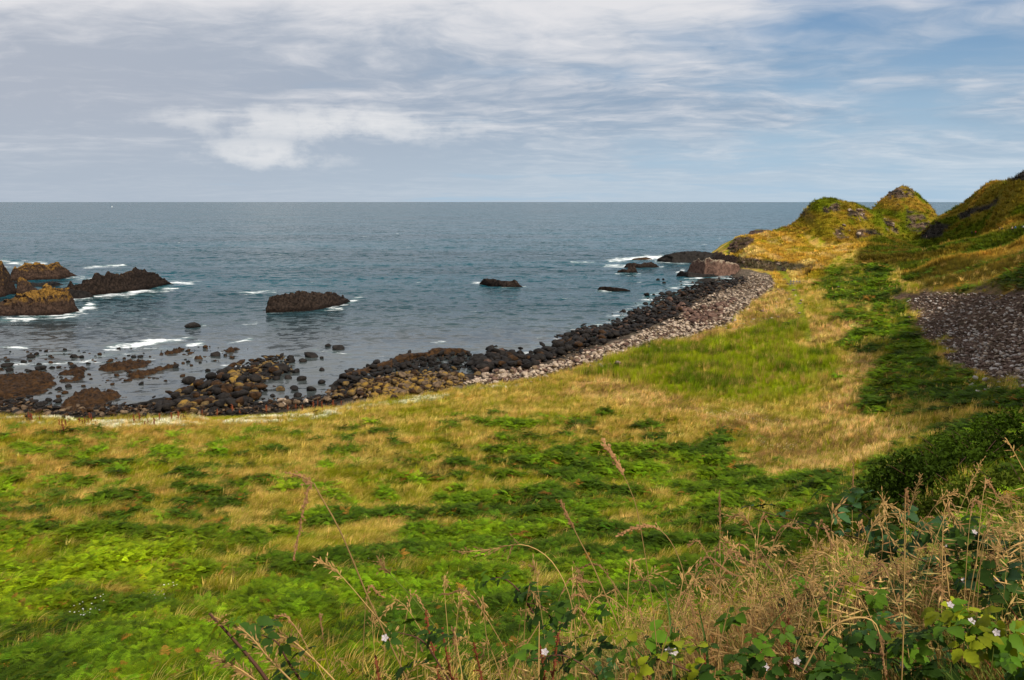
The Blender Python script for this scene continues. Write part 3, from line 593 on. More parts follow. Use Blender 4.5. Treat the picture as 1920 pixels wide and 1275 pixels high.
# one by one: photo pixel, width in pixels, kind, label
NB = [(55,667,18,'b','flat dark boulder awash, left of the twin pair in the shallows'),(138,667,15,'b','dark boulder of the twin pair standing out in the shallows'),(152,668,13,'b','flatter dark boulder of the twin pair in the shallows'),
 (75,689,24,'b','broad dark boulder before the line of surf at far left'),(65,697,16,'w','reddish brown boulder touching the broad dark one'),(137,686,16,'b','dark cube-like boulder beneath the foam streak'),
 (10,684,24,'b','dark boulder at the left edge beside surf'),(16,692,20,'b','low dark boulder just before the left edge surf rock'),(18,705,20,'b','dark boulder above the brown weed reef at left'),(34,704,18,'b','rounded dark boulder above the brown weed reef'),
 (250,668,11,'b','small black boulder between two weed streaks'),(127,723,18,'b','round black boulder at the right tip of the left reef'),(110,728,16,'b','black boulder leaning on the round one at the reef tip'),
 (90,749,16,'b','round dark boulder standing in the still pool'),(107,751,19,'b','wider dark boulder in the still pool'),(60,752,20,'b','dark boulder at the pool edge under the left reef'),(342,704,15,'w','brown boulder alone in shallow water'),
 (264,718,12,'b','small dark stone alone in the lagoon'),(403,664,22,'b','square black boulder at the end of a thin reef'),(388,694,16,'b','black boulder in the lagoon left of the big bank'),(392,703,11,'b','small grey stone under the lagoon boulder'),
 (583,664,32,'b','big black boulder at the outer end of the bank'),(547,676,18,'b','black boulder between the peaked rock and the outer boulder'),(566,675,18,'b','low black boulder beside the outer boulder'),(603,670,12,'b','small black boulder right of the outer boulder'),
 (543,668,14,'b','small flat black boulder topping the cluster'),(614,647,13,'b','small boulder left of a black one out in open water'),(634,650,28,'b','black boulder with a white splash out in open water'),(555,695,17,'b','upright black boulder at the inner side of the bank'),
 (603,692,13,'b','round black boulder alone in the inner pool'),(565,709,22,'b','broad black boulder in the inner pool'),(540,707,17,'b','black boulder beneath the upright one'),(603,715,17,'b','black boulder at right of the inner pool'),
 (525,727,27,'o','large dark boulder with ochre cap in the inner pool'),(551,727,20,'b','dark boulder right of the ochre capped one'),(583,728,24,'b','dark cluster boulder near the pool mouth'),(557,740,24,'b','broad dark boulder near the pale beach stones'),
 (537,744,13,'b','small dark boulder near the pale beach stones'),(510,741,14,'b','small dark boulder under the ochre capped one'),(522,690,42,'b','largest black rock crowning the boulder bank'),(480,694,24,'o','ochre lichened boulder on top of the bank'),
 (462,692,18,'o','ochre boulder at the left shoulder of the bank top'),(412,724,26,'o','ochre mottled boulder on the left half of the bank'),(450,738,20,'g','smooth grey-green boulder low on the bank'),(388,738,16,'o','ochre topped boulder on the left slope of the bank'),
 (461,730,12,'p','blue grey stone high in the bank'),(633,742,28,'o','big ochre lichen boulder near the grass edge'),(664,697,26,'o','round ochre boulder at the left point of the second bank'),(655,711,15,'o','small ochre boulder under the round one'),
 (527,751,18,'p','pale boulder, left one of three at the beach edge'),(553,753,17,'p','pale boulder, middle one of three at the beach edge'),(574,751,20,'p','pale boulder, right one of three at the beach edge'),(536,757,18,'p','pale flat stone in front of the left pale boulder'),
 (485,757,16,'p','cream stone by the grass, left of the pale three'),(425,766,12,'p','cream stone half in the grass edge'),(409,764,10,'p','small grey cream stone beside the grass edge'),(796,697,15,'o','round ochre boulder on the second bank'),(895,700,16,'o','tawny boulder where the shingle starts'),
 (930,649,10,'b','small black boulder awash off the second bank'),(978,663,20,'b','black boulder standing off the shore'),(996,660,15,'b','smaller black boulder right of the one off the shore'),(1022,660,18,'b','large black boulder at the edge of the heap'),(943,675,34,'b','broad black mound of rock at the waterline'),
 (1254,548,16,'b','black boulder at the tip of the boulder spit'),(1234,524,8,'b','left of two small rocks awash near the boulder spit'),(1244,523,8,'b','right of two small rocks awash near the boulder spit'),(1246,530,9,'b','low stone awash beneath the two small rocks'),
 (1213,551,11,'b','black rock awash left of the boulder spit'),(1226,552,9,'b','small rock awash next to the spit'),(1309,530,14,'b','dark boulder in the inlet before the reddish outcrop'),(1308,592,16,'r','reddish brown block standing on the pale shingle'),
 (1396,560,12,'b','dark boulder on the upper shingle near the grass'),(1445,584,8,'b','dark stone sitting in the dry grass'),(1476,550,11,'r','brown rock beside the path'),(357,608,32,'b','rounded dark rock alone in open water left of the lone island'),
 (1797,699,9,'v','whitish rock among bracken below the scree'),(1912,693,12,'v','pale flat slab on the lower scree'),(1573,537,5,'v','tiny white stone in the bracken'),(1695,579,6,'v','white stone at the edge of the scree'),
 (1518,465,5,'v','white stone on the shaded side of the spur'),(1530,470,4,'v','second white stone on the shaded side of the spur')]
MM = dict(b=M_BAS, w=M_WEED, o=M_OCH, g=rockmat('grey_green_rock', (.05,.055,.045,1), (.14,.145,.11,1)), p=M_PALE, r=M_RED, v=M_WHITE)
pp = hit([b[0] for b in NB], [b[1]+b[2]*.18 for b in NB])
for (px_, py_, w_, k_, lab), p in zip(NB, pp):
    if np.isnan(p[0]): continue
    s = w_/FPX*p[1]*.9; boulder(p[0], p[1]+s*.2, max(p[2], -.15), s, MM[k_], lab, sq=.95 if w_ < 25 else .8, sink=.24)
# reefs
def reef(poly, h, mat, label, seed, n=34):
    P = hit([a for a, b in poly], [b for a, b in poly]); P = P[~np.isnan(P[:, 0])]; wp_ = [(a, b) for a, b in P[:, :2]]
    x0, x1, y0, y1 = P[:, 0].min()-1, P[:, 0].max()+1, P[:, 1].min()-1, P[:, 1].max()+1
    nx = int(np.clip((x1-x0)/.22, 12, 130)); ny = int(np.clip((y1-y0)/.35, 10, 70))
    X, Y = np.meshgrid(np.linspace(x0, x1, nx), np.linspace(y0, y1, ny), indexing='ij'); m = 0
    for k in range(5): m = m+inpoly(X+fbm(X/3, Y/3, 3, seed+k)*1.6+(k-2)*.35, Y+fbm(X/3, Y/3, 3, seed+9)*1.6+(k-2)*.3, wp_)
    m = m/5.; Z = -.45+m*(h+.40)+m*fbm(X/1.1, Y/.9, 5, seed+2, .7)*.95-.12*(m < .99)
    cx, cy = X.mean(), Y.mean()
    o = mk('reef', np.stack([(X-cx).ravel(), (Y-cy).ravel(), Z.ravel()], 1), gridF(nx, ny), mat); o.location = (cx, cy, 0); return tag(o, label, 'reef')
reef([(-60,700),(0,704),(60,702),(92,699),(104,722),(80,738),(30,748),(-60,750)], .55, M_WEED, 'broad brown weed covered reef at the left edge of the shallows', 3)
reef([(96,771),(128,744),(165,735),(210,734),(226,742),(190,765),(130,780)], .5, M_WEED, 'brown reef sloping out of the shore beside the still pool', 7)
reef([(178,694),(195,685),(250,680),(262,672),(292,676),(270,688),(215,697)], .4, M_WEED, 'rusty brown reef streak below the middle foam', 11)
reef([(216,715),(240,702),(275,697),(345,679),(335,687),(280,704),(235,718)], .35, M_WEED, 'long thin brown reef streak pointing to open water', 15)
reef([(110,702),(130,694),(168,687),(172,693),(140,706)], .35, M_WEED, 'short brown reef right of the left boulders', 19)
reef([(110,716),(135,708),(170,704),(160,710),(125,718)], .2, M_WEED, 'small faint reef in front of the short brown one', 22)
reef([(142,738),(168,728),(192,729),(180,736),(150,741)], .3, M_WEED, 'small dark reef above the sloping brown one', 25)
reef([(290,668),(310,660),(350,654),(352,658),(310,668)], .25, M_WEED, 'dark reef fleck off the end of the rusty streak', 28)
reef([(360,672),(392,667),(390,672),(365,675)], .2, M_WEED, 'thin reef left of the square black boulder', 31)
reef([(412,660),(430,652),(457,652),(440,660),(425,664)], .25, M_WEED, 'reef fleck right of the square black boulder', 34)
reef([(325,655),(350,650),(358,653),(335,658)], .2, M_WEED, 'thin reef in the wash below the middle foam', 36)
island('rock_bank', [(635,712),(700,700),(760,684),(800,672),(882,664)], [(640,700),(700,686),(760,664),(800,660),(815,653),(860,650),(876,652),(884,662)], M_WEED, 'orange and black weedy rock hump on the second boulder bank', 'rock', seed=82, crag=.7, depthk=.3)

# crowds of boulders: the largest 300 each an object, the rest one mass
D_A = [(300,758),(345,732),(385,720),(420,700),(452,686),(500,672),(530,668),(548,690),(530,705),(505,712),(490,730),(480,752),(440,772),(300,776)]
D_B = [(635,722),(650,700),(690,688),(770,664),(800,664),(880,660),(890,690),(840,706),(700,712),(660,728)]
D_C = [(880,682),(920,664),(1000,672),(1040,655),(1060,636),(1085,618),(1130,616),(1165,604),(1180,588),(1215,576),(1230,560),(1262,552),(1290,538),(1340,528),(1395,520),(1400,530),(1350,548),(1310,560),(1290,580),(1262,595),(1230,608),(1200,620),(1150,635),(1100,652),(1050,668),(990,690),(890,702)]
D_L = [(-60,752),(40,748),(70,758),(100,768),(200,764),(300,758),(440,762),(600,745),(640,728),(660,745),(600,762),(450,778),(200,782),(-60,782)]
D_S = [(-40,660),(100,655),(250,652),(400,648),(470,652),(440,672),(330,690),(330,712),(240,725),(230,750),(100,745),(-40,735)]
O_D = [(640,742),(690,712),(760,702),(850,700),(885,716),(780,742),(700,748)]
P_E = [(870,722),(940,700),(1050,682),(1110,660),(1200,630),(1262,600),(1296,580),(1330,556),(1400,530),(1405,512),(1450,520),(1452,538),(1415,560),(1400,582),(1370,604),(1300,630),(1200,652),(1120,676),(1060,694),(960,716)]
def crowd(poly, n, smin, smax, mat, name, cat, lab_one, group, lab_mass, ones, lift=.0, pw=2.2, water=True, jit=.35):
    q = rnd_in(poly, n)
    if n > 700: m_ = RNG.random(n) < .22; q[m_] += RNG.normal(0, 1, (m_.sum(), 2))*(14, 6)
    P = hit(q[:, 0], q[:, 1]); P = P[~np.isnan(P[:, 0])]
    S = smin+(smax-smin)*RNG.random(len(P))**pw; P[:, 2] += lift+RNG.random(len(P))*jit*S
    o = np.argsort(-S/P[:, 1]); a, b = o[:ones], o[ones:]
    qx_ = proj(P[:, 0], P[:, 1], P[:, 2])[0]; xs = sorted(p[0] for p in poly); x0_, x1_ = max(xs[0], 0), min(xs[-1], 1920); med = np.median(S[a]) if len(a) else 0
    def where(k):
        w = ('at its left end', 'left of its middle', 'at its middle', 'right of its middle', 'at its right end')[int(np.clip((qx_[k]-x0_)/(x1_-x0_)*5, 0, 4))]
        return ('larger ' if S[k] > med else 'smaller '), w
    for k in a:
      w_ = where(k) if ones > 40 else ('', ''); lab_k = w_[0]+lab_one+(', '+w_[1] if w_[1] else ''); gr_k = group+(', %s ones %s' % (w_[0].strip(), w_[1]) if w_[1] else '')
      boulder(P[k, 0], P[k, 1], P[k, 2]-.1, S[k], mat if not isinstance(mat, (list, tuple)) else mat[RNG.integers(len(mat))], lab_k, gr_k, name, cat, i=int(RNG.integers(3, 8)))
    if len(b):
        ms = mat if isinstance(mat, (list, tuple)) else [mat]
        bb = b[RNG.permutation(len(b))]
        pick = RNG.integers(0, len(ms), len(bb))
        for j, m_ in enumerate(dict.fromkeys(ms)):
            s_ = bb[np.array([ms[i] is m_ for i in pick])]
            massrock(name+'s', P[s_]+np.array([0, 0, .1]), S[s_], m_, lab_mass+(' and %s' % ('browner ones', 'darker ones', 'tawnier ones')[j-1] if j else ''), cat)
crowd(D_A, 900, .5, 2.1, [M_BAS, M_BAS, M_WEED, M_BAS, M_OCH], 'boulder', 'boulder', 'boulder packed in the left bank running into the shallows', 'boulders of the left bank', 'smaller black stones filling the left boulder bank', 90)
crowd(D_S, 330, .3, 1.25, [M_WEED, M_WEED, M_BAS], 'shelf_rock', 'rock', 'dark rock awash on the low tide shelf', 'small rocks awash on the low tide shelf', 'smaller rocks awash on the low tide shelf', 290, lift=-.12, jit=.1, pw=2.5)
crowd(D_B, 480, .5, 1.6, M_BAS, 'boulder', 'boulder', 'black boulder on the seaward side of the second bank', 'boulders of the second bank', 'smaller black stones of the second bank', 50)
crowd(D_C, 4200, .4, 2.1, [M_BAS]*9+[M_CLIFF, M_WEED], 'boulder', 'boulder', 'dark boulder of the heap along the waterline', 'black boulders of the waterline heap', 'black boulders heaped along the waterline', 150, jit=.45, pw=2.6)
crowd(D_L, 2400, .25, 1.2, [M_BAS, M_WEED, M_BAS, M_TAWNY], 'cobble', 'stones', 'dark cobble in the strip below the meadow', 'cobbles below the meadow edge', 'dark cobbles along the foot of the meadow', 60, pw=3)
crowd(O_D, 1300, .35, 1.5, [M_OCH, M_TAWNY, M_WEED, M_OCH], 'lichened_boulder', 'boulder', 'ochre lichened boulder inside the second bank', 'ochre boulders of the second bank', 'ochre lichened stones of the second bank', 80, pw=2)
crowd(P_E, 10500, .22, 1.25, [M_PALE, M_PALE, M_PALE, M_RED, M_TAWNY], 'shingle_stone', 'stones', 'pale stone of the storm beach', 'pale stones of the storm beach', 'pale shingle of the storm beach', 150, jit=.5, pw=4)
crowd([(1250,560),(1300,585),(1380,560),(1340,610),(1290,610)], 160, .8, 2.2, M_RED, 'red_boulder', 'boulder', 'reddish boulder scattered on the shingle patch', 'reddish boulders on the shingle', 'x', 160)
crowd([(1364,474),(1372,452),(1384,446),(1412,446),(1416,456),(1398,468),(1375,474)], 46, 1.5, 4.0, M_CLIFF, 'cliff_block', 'rock', 'dark block of the headland cliff end', 'blocks of the headland cliff end', 'x', 46, jit=0, lift=-.5)
crowd([(1362,484),(1400,484),(1450,489),(1520,500),(1500,507),(1450,509),(1400,503),(1362,500)], 120, .7, 2.2, [M_CLIFF, M_RED], 'scarp_block', 'rock', 'brown block of the broken scarp under the golden grass', 'blocks of the broken scarp', 'x', 120, jit=0, lift=-.3)
crowd([(1090,690),(1200,655),(1300,634),(1372,612),(1420,585),(1460,560),(1462,590),(1400,620),(1300,648),(1200,668),(1100,704)], 420, .2, .75, [M_PALE, M_PALE, M_RED], 'edge_stone', 'stone', 'pale stone in the grass edge behind the beach', 'stones in the grass edge of the storm beach', 'small pale stones in the grass edge of the storm beach', 90, jit=.2)
crowd([(1410,500),(1450,515),(1520,520),(1500,600),(1430,600),(1380,610),(1445,560)], 60, .4, 1.3, [M_PALE, M_RED], 'field_stone', 'stone', 'stray stone lying in the golden grass area', 'stray stones in the golden grass', 'x', 60, jit=0)
crowd([(1700,565),(1745,548),(1840,552),(2000,560),(2000,735),(1920,730),(1860,708),(1790,696),(1765,660),(1735,636),(1722,604)], 9000, .12, .75, [M_SCREE]*4+[M_PALE, M_WHITE], 'scree_stone', 'scree', 'stone lying on the scree slope', 'larger stones of the scree', 'brown scree stones', 110, jit=.1, pw=2.5)
crowd([(1800,700),(1860,712),(1990,740),(1990,775),(1900,770),(1830,745)], 60, .3, .75, M_WHITE, 'scattered_stone', 'stone', 'whitish stone in the spill below the scree', 'whitish stones below the scree', 'x', 90, jit=.3)
for nm_, pl_, n_, lab_, gr_ in (('upper', [(1588,394),(1620,392),(1632,410),(1600,416)], 14, 'pale rock of the outcrop high on the nearer knoll', 'outcrop rocks high on the nearer knoll'),
      ('mid', [(1560,424),(1588,420),(1604,450),(1565,450)], 9, 'pale rock low on the left face of the nearer knoll', 'low left rocks of the nearer knoll'),
      ('low', [(1600,430),(1645,426),(1672,446),(1608,450)], 12, 'pale rock low on the right face of the nearer knoll', 'low right rocks of the nearer knoll'),
      ('top', [(1552,383),(1575,381),(1578,392),(1558,396)], 12, 'dark rock near the top of the nearer knoll', 'rocks near the top of the nearer knoll'),
      ('peak', [(1664,360),(1690,350),(1708,360),(1715,372),(1672,372)], 14, 'brown rock near the summit of the farther knoll', 'summit rocks of the farther knoll'),
      ('foot', [(1695,415),(1715,405),(1740,425),(1715,438)], 16, 'grey brown rock on the steep right flank of the farther knoll', 'flank rocks of the farther knoll'),
      ('back', [(1655,408),(1668,412),(1690,432),(1662,426)], 9, 'rock on the crest between the two knolls', 'rocks between the knolls')):
    crowd(pl_, n_, 0.7, 2.8, [M_RED, M_PALE, M_CLIFF] if nm_ not in ('top', 'peak', 'foot') else [M_CLIFF, M_RED], 'hill_rock', 'rock', lab_, gr_, 'x', n_, jit=0, lift=-.35)

# ------------------------------------------------------------------ ground cover (grass, bracken: past counting)
def leafmat(name, tint_attr='tint', mul=(1, 1, 1), trans=.25, base=None, var=.35, rough=.65):
    m, L, p, out = newmat(name)
    rnd = L.node('ShaderNodeObjectInfo').outputs['Random']; pos = L.node('ShaderNodeNewGeometry').outputs['Position']
    c = L.attr(tint_attr, 'INSTANCER').outputs['Color'] if base is None else None
    if base is not None: c = L.mix(1.0, base, (1, 1, 1, 1), 'MULTIPLY')
    k = L.math('ADD', L.math('MULTIPLY', rnd, .5), L.math('MULTIPLY', L.noise(pos, 3.0, 3, .6), .7))
    lo = 1-var; hi = 1+var*1.3
    c = L.mix(1.0, c, L.mix(L.ramp(k, .25, 1.0), (lo*mul[0], lo*mul[1], lo*mul[2], 1), (hi*mul[0], hi*mul[1], hi*mul[2], 1)), 'MULTIPLY')
    L.put(p.inputs['Base Color'], c); p.inputs['Roughness'].default_value = rough; p.inputs['Specular IOR Level'].default_value = .05
    if trans:
        tr = L.node('ShaderNodeBsdfTranslucent', ins={'Color': L.mix(1.0, c, (1.3, 1.4, .8, 1), 'MULTIPLY')})
        mx = L.node('ShaderNodeMixShader', ins={0: trans}); L.l.new(p.outputs[0], mx.inputs[1]); L.l.new(tr.outputs[0], mx.inputs[2]); L.l.new(mx.outputs[0], out.inputs[0])
    return m
M_FERN = leafmat('bracken_leaf'); M_GRASS = leafmat('grass_blade', trans=.3, var=.3)
def blade_strip(p0, d, w, h, bend, seg=3):
    """curved blade: list of verts/faces"""
    side = np.array([-d[1], d[0], 0.]); side /= np.linalg.norm(side)+1e-9; V = []; F = []
    for i in range(seg+1):
        t = i/seg; c = np.array(p0)+np.array([d[0]*bend*t*t, d[1]*bend*t*t, h*(t-.35*min(bend/max(h, .01), 1.2)*t*t)])
        ww = w*(1-t)**.7*.5
        if i < seg: V += [c-side*ww, c+side*ww]
        else: V += [c]
    for i in range(seg-1): F += [(2*i, 2*i+1, 2*i+3), (2*i, 2*i+3, 2*i+2)]
    F += [(2*seg-2, 2*seg-1, 2*seg)]
    return V, F
def join(parts):
    V = []; F = []; n = 0
    for v, f in parts: V += list(v); F += [tuple(i+n for i in q) for q in f]; n += len(v)
    return np.array(V, float), np.array(F)
def tuft(seed, n, hmin, hmax, w, lean, spread, seg=3, fan=.6):
    r = random.Random(seed); P = []
    for _ in range(n):
        a = r.uniform(0, 6.28); rr = spread*math.sqrt(r.random()); dirx = math.cos(a)*fan+lean[0]; diry = math.sin(a)*fan+lean[1]
        q = math.hypot(dirx, diry)+1e-6; h = r.uniform(hmin, hmax)
        P.append(blade_strip((rr*math.cos(a), rr*math.sin(a), -.03), (dirx/q, diry/q), w*r.uniform(.6, 1.3), h, h*q*r.uniform(.4, 1.1), seg))
    return join(P)
def frond(r, L, base, az, up, pairs=14):
    V = []; F = []; d = np.array([math.cos(az), math.sin(az), 0]); side = np.array([-d[1], d[0], 0])
    prev = None
    for i in range(pairs+1):
        t = i/pairs; s = t*L; c = np.array(base)+d*s*(.45+.55*t)*.95+np.array([0, 0, up*L*(1.25*t-.95*t*t)])
        if i > 1:
            wl = L*.36*math.sin(math.pi*min(1, (1-t)*.92+.08))**.8*(1.05-t*.35)+.01
            for sg in (-1, 1):
                tip = c+side*sg*wl+d*wl*.35+np.array([0, 0, -wl*r.uniform(.05, .35)]); th = L*.029
                mid = c+(tip-c)*.5; n = len(V); V += [c-d*th*.5, mid-d*th*1.1+np.array([0, 0, .012]), tip, mid+d*th*1.1, c+d*th*.5]; F += [(n, n+1, n+4), (n+1, n+3, n+4), (n+1, n+2, n+3)]
        prev = c
    return V, F
def fern(seed, n=5, L=.75, base=.10):
    r = random.Random(seed); P = []; a0 = r.uniform(0, 6.28)
    for i in range(n):
        a = a0+i*6.283/n+r.uniform(-.4, .4); P.append(frond(r, L*r.uniform(.7, 1.1), (base*math.cos(a), base*math.sin(a), .05), a, r.uniform(.35, .95)))
    return join(P)
def panicle_grass(seed, n=9, h=.85, lean=.35):
    """fine stems with drooping seed heads"""
    r = random.Random(seed); P = []
    for _ in range(n):
        a = r.uniform(-.9, .9)+0.2; hh = h*r.uniform(.55, 1.1); d = (math.cos(a), math.sin(a)*.9+1e-3); p0 = (r.uniform(-.1, .1), r.uniform(-.1, .1), -.03); b = hh*lean*r.uniform(.4, 1.6)
        P.append(blade_strip(p0, d, .0035, hh, b, 5))
        for k in range(12):
            t = .66+.34*k/11; c = np.array(p0)+np.array([d[0]*b*t*t, d[1]*b*t*t, hh*(t-.35*min(b/hh, 1.2)*t*t)]); aa = r.uniform(0, 6.28); l = .035*(1.4-t)*2*r.uniform(.6, 1.3)
            q = c+np.array([math.cos(aa)*l+d[0]*l*.8, math.sin(aa)*l, -l*r.uniform(-.6, .7)]); s = np.array([-(q-c)[1], (q-c)[0], .004]); s = s/(np.linalg.norm(s)+1e-9)*.0035
            m = (c+q)/2; P.append(([c, m-s, q, m+s], [(0, 1, 2), (0, 2, 3)]))
    return join(P)
def scatter(name, P, rot, scl, idx, protos, mats, tint, label, cat):
    pc = bpy.data.collections.new(name+'_kinds')
    for i, (v, f) in enumerate(protos):
        o = mk('%s_kind_%02d' % (name, i), v, f, mats if not isinstance(mats, list) else mats[i], link=False); pc.objects.link(o)
    me = bpy.data.meshes.new(name); me.vertices.add(len(P)); me.vertices.foreach_set('co', np.asarray(P, np.float32).ravel()); me.update()
    a = me.attributes.new('rot', 'FLOAT_VECTOR', 'POINT'); a.data.foreach_set('vector', np.asarray(rot, np.float32).ravel())
    a = me.attributes.new('scl', 'FLOAT', 'POINT'); a.data.foreach_set('value', np.asarray(scl, np.float32))
    a = me.attributes.new('idx', 'INT', 'POINT'); a.data.foreach_set('value', np.asarray(idx, np.int32)); cattr(me, 'tint', tint)
    o = bpy.data.objects.new(name, me); COL.objects.link(o)
    g = bpy.data.node_groups.new(name, 'GeometryNodeTree'); g.interface.new_socket('Geometry', in_out='INPUT', socket_type='NodeSocketGeometry'); g.interface.new_socket('Geometry', in_out='OUTPUT', socket_type='NodeSocketGeometry')
    N = g.nodes; Lk = g.links; gi = N.new('NodeGroupInput'); go = N.new('NodeGroupOutput'); ip = N.new('GeometryNodeInstanceOnPoints'); ci = N.new('GeometryNodeCollectionInfo')
    ci.inputs['Collection'].default_value = pc; ci.inputs['Separate Children'].default_value = True; ci.inputs['Reset Children'].default_value = True
    def na(t, n): q = N.new('GeometryNodeInputNamedAttribute'); q.data_type = t; q.inputs['Name'].default_value = n; return q.outputs['Attribute']
    er = N.new('FunctionNodeEulerToRotation'); Lk.new(na('FLOAT_VECTOR', 'rot'), er.inputs[0])
    Lk.new(gi.outputs[0], ip.inputs['Points']); Lk.new(ci.outputs[0], ip.inputs['Instance']); ip.inputs['Pick Instance'].default_value = True
    Lk.new(na('INT', 'idx'), ip.inputs['Instance Index']); Lk.new(er.outputs[0], ip.inputs['Rotation']); Lk.new(na('FLOAT', 'scl'), ip.inputs['Scale']); Lk.new(ip.outputs[0], go.inputs[0])
    md = o.modifiers.new('scatter', 'NODES'); md.node_group = g
    return tag(o, label, cat, kind='stuff')
def logpts(n, r0, r1, a0=-38, a1=39):
    r = np.exp(RNG.uniform(math.log(r0), math.log(r1), n)); t = np.radians(RNG.uniform(a0, a1, n)); x = r*np.sin(t); y = r*np.cos(t); return x, y, GRID_H(x, y), r
def visible(x, y, z, h=.6):
    """drop points that stand hidden behind rising ground (no use building them)"""
    ok = np.ones(len(x), bool)
    for f in (.97, .93, .87, .8, .7, .6, .5):
        ok &= (EYE+(z+h-EYE)*f) > GRID_H(x*f, y*f)-.3
    return ok
WIND = 0.25                     # grass leans to the right and a little away
X, Y, Zt, R = logpts(380000, 9, 330)
px, py = proj(X, Y, Zt); k = (px > -60) & (px < 1990) & (py < 1330) & (Zt > 1.4) & visible(X, Y, Zt); X, Y, Zt, R, px, py = [q[k] for q in (X, Y, Zt, R, px, py)]
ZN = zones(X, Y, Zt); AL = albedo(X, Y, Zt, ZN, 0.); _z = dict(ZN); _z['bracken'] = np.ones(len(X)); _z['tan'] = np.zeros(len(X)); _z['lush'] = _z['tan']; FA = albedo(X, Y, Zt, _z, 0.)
bare = (ZN['shore'] > .4) | (ZN['scree'] > .5) | ((ZN['gold']+ZN['knoll'] > .5) & (R > 260))
u = RNG.random(len(X))
hillm = ZN['hill'] > .5
fernm = (~bare) & (u < ZN['bracken']*.95) & (R < 330)
lushm = (~bare) & (~fernm) & (ZN['lush'] > .25+.6*RNG.random(len(X))) & (RNG.random(len(X)) < .9)
nopath = (ZN['path'] < .35) & ~((seg_d(px, py, [(1512,521),(1552,487)], 1) < 7) & (R > 200))
fernm &= nopath; strawm = nopath & (~bare) & (~fernm) & (~lushm) & (u > .15)
BROWN = np.array((.26, .12, .02))
def jitc(c, a=.25):
    v = 1+RNG.normal(0, a, (len(c), 1)); return np.clip(c*np.clip(v, .35, 1.9)*(1+RNG.normal(0, .06, c.shape)), .003, .8)
m = fernm; n = m.sum(); lod = .75+np.clip((R[m]-15)/110, 0, 1.5)
clod = fbm(X[m]/2.4, Y[m]/1.9, 3, 91)
fern_scale = (0.46+.28*RNG.random(n)+clod*.28)*lod
hum = np.clip(clod, -.3, .6)*1.0*sstep(14, 30, R[m])
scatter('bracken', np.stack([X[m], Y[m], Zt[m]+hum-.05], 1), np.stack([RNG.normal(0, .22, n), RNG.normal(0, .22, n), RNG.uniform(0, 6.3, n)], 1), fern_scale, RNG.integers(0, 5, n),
        [fern(i, 5+i % 3, .60+.06*i) for i in range(5)], M_FERN, jitc(np.where((RNG.random(n) < .022)[:, None], BROWN, FA[m]*np.where(clod < -.05, .55, 1.15)[:, None]*1.2), .30), 'dense bright green bracken covering the slope and the foot of the hillside', 'bracken')  # tint carries shading: fronds in hollows darkened, on hummocks lightened
m = strawm; n = m.sum(); lod = 1+np.clip((R[m]-40)/110, 0, 1.6)
straw_c = AL[m].copy(); hm_ = hillm[m]; q = (RNG.random(n) < .35) & ~(hm_ & (RNG.random(n) < .85)); straw_c[q] = straw_c[q]*.4+PAL['straw']*.75; q2 = (RNG.random(n) < .38) & ~hm_; straw_c[q2] = PAL['green']*.75
scatter('meadow_grass', np.stack([X[m], Y[m], Zt[m]-.04], 1), np.stack([RNG.normal(0, .12, n), RNG.normal(0, .12, n), RNG.normal(WIND, .5, n)], 1), (.5+.35*RNG.random(n))*lod, RNG.integers(0, 4, n),
        [tuft(10+i, 26, .35, .85, .022, (.9, 0), .3) for i in range(4)], M_GRASS, jitc(straw_c*1.15, .22), 'windblown straw and yellow green meadow grass', 'grass')
m = lushm; n = m.sum(); lod = 1+np.clip((R[m]-50)/110, 0, 1.5)
scatter('rushes', np.stack([X[m], Y[m], Zt[m]-.04], 1), np.stack([RNG.normal(0, .08, n), RNG.normal(0, .08, n), RNG.normal(WIND, .6, n)], 1), (.55+.35*RNG.random(n)+.6*fbm(X[m]/4, Y[m]/3, 3, 92))*lod, RNG.integers(0, 3, n),
        [tuft(30+i, 24, .6, 1.1, .022, (.22, 0), .28, fan=.2) for i in range(3)], M_GRASS, jitc(np.where((RNG.random(n) < .18)[:, None], PAL['straw']*.7, AL[m]*1.2), .25), 'tall lush green rushes in the damp hollow of the meadow', 'rushes')
X, Y, Zt, R = logpts(60000, 240, 600, 8, 36); px, py = proj(X, Y, Zt)
k = (px < 1960) & (Zt > 3.5) & (SLOPE(X, Y) < 3.5) & visible(X, Y, Zt, 1.5); X, Y, Zt, R = X[k], Y[k], Zt[k], R[k]; Z2 = zones(X, Y, Zt); k = (Z2['gold']+Z2['knoll']+Z2['hill'] > .4) & (Z2['path'] < .3); X, Y, Zt, R = X[k], Y[k], Zt[k], R[k]; Z2 = {a: b[k] for a, b in Z2.items()}; n = len(X)
scatter('hill_grass', np.stack([X, Y, Zt-.1], 1), np.stack([RNG.normal(0, .15, n), RNG.normal(0, .15, n), RNG.normal(WIND, .8, n)], 1), RNG.uniform(.9, 2.3, n), RNG.integers(0, 3, n),
        [tuft(60+i, 24, .35, .8, .09, (.5, 0), .55, fan=.7) for i in range(3)], M_GRASS, jitc(albedo(X, Y, Zt, Z2, 0.)*1.1, .32), 'tussocks of golden and olive grass on the knolls and the far hillside', 'grass')
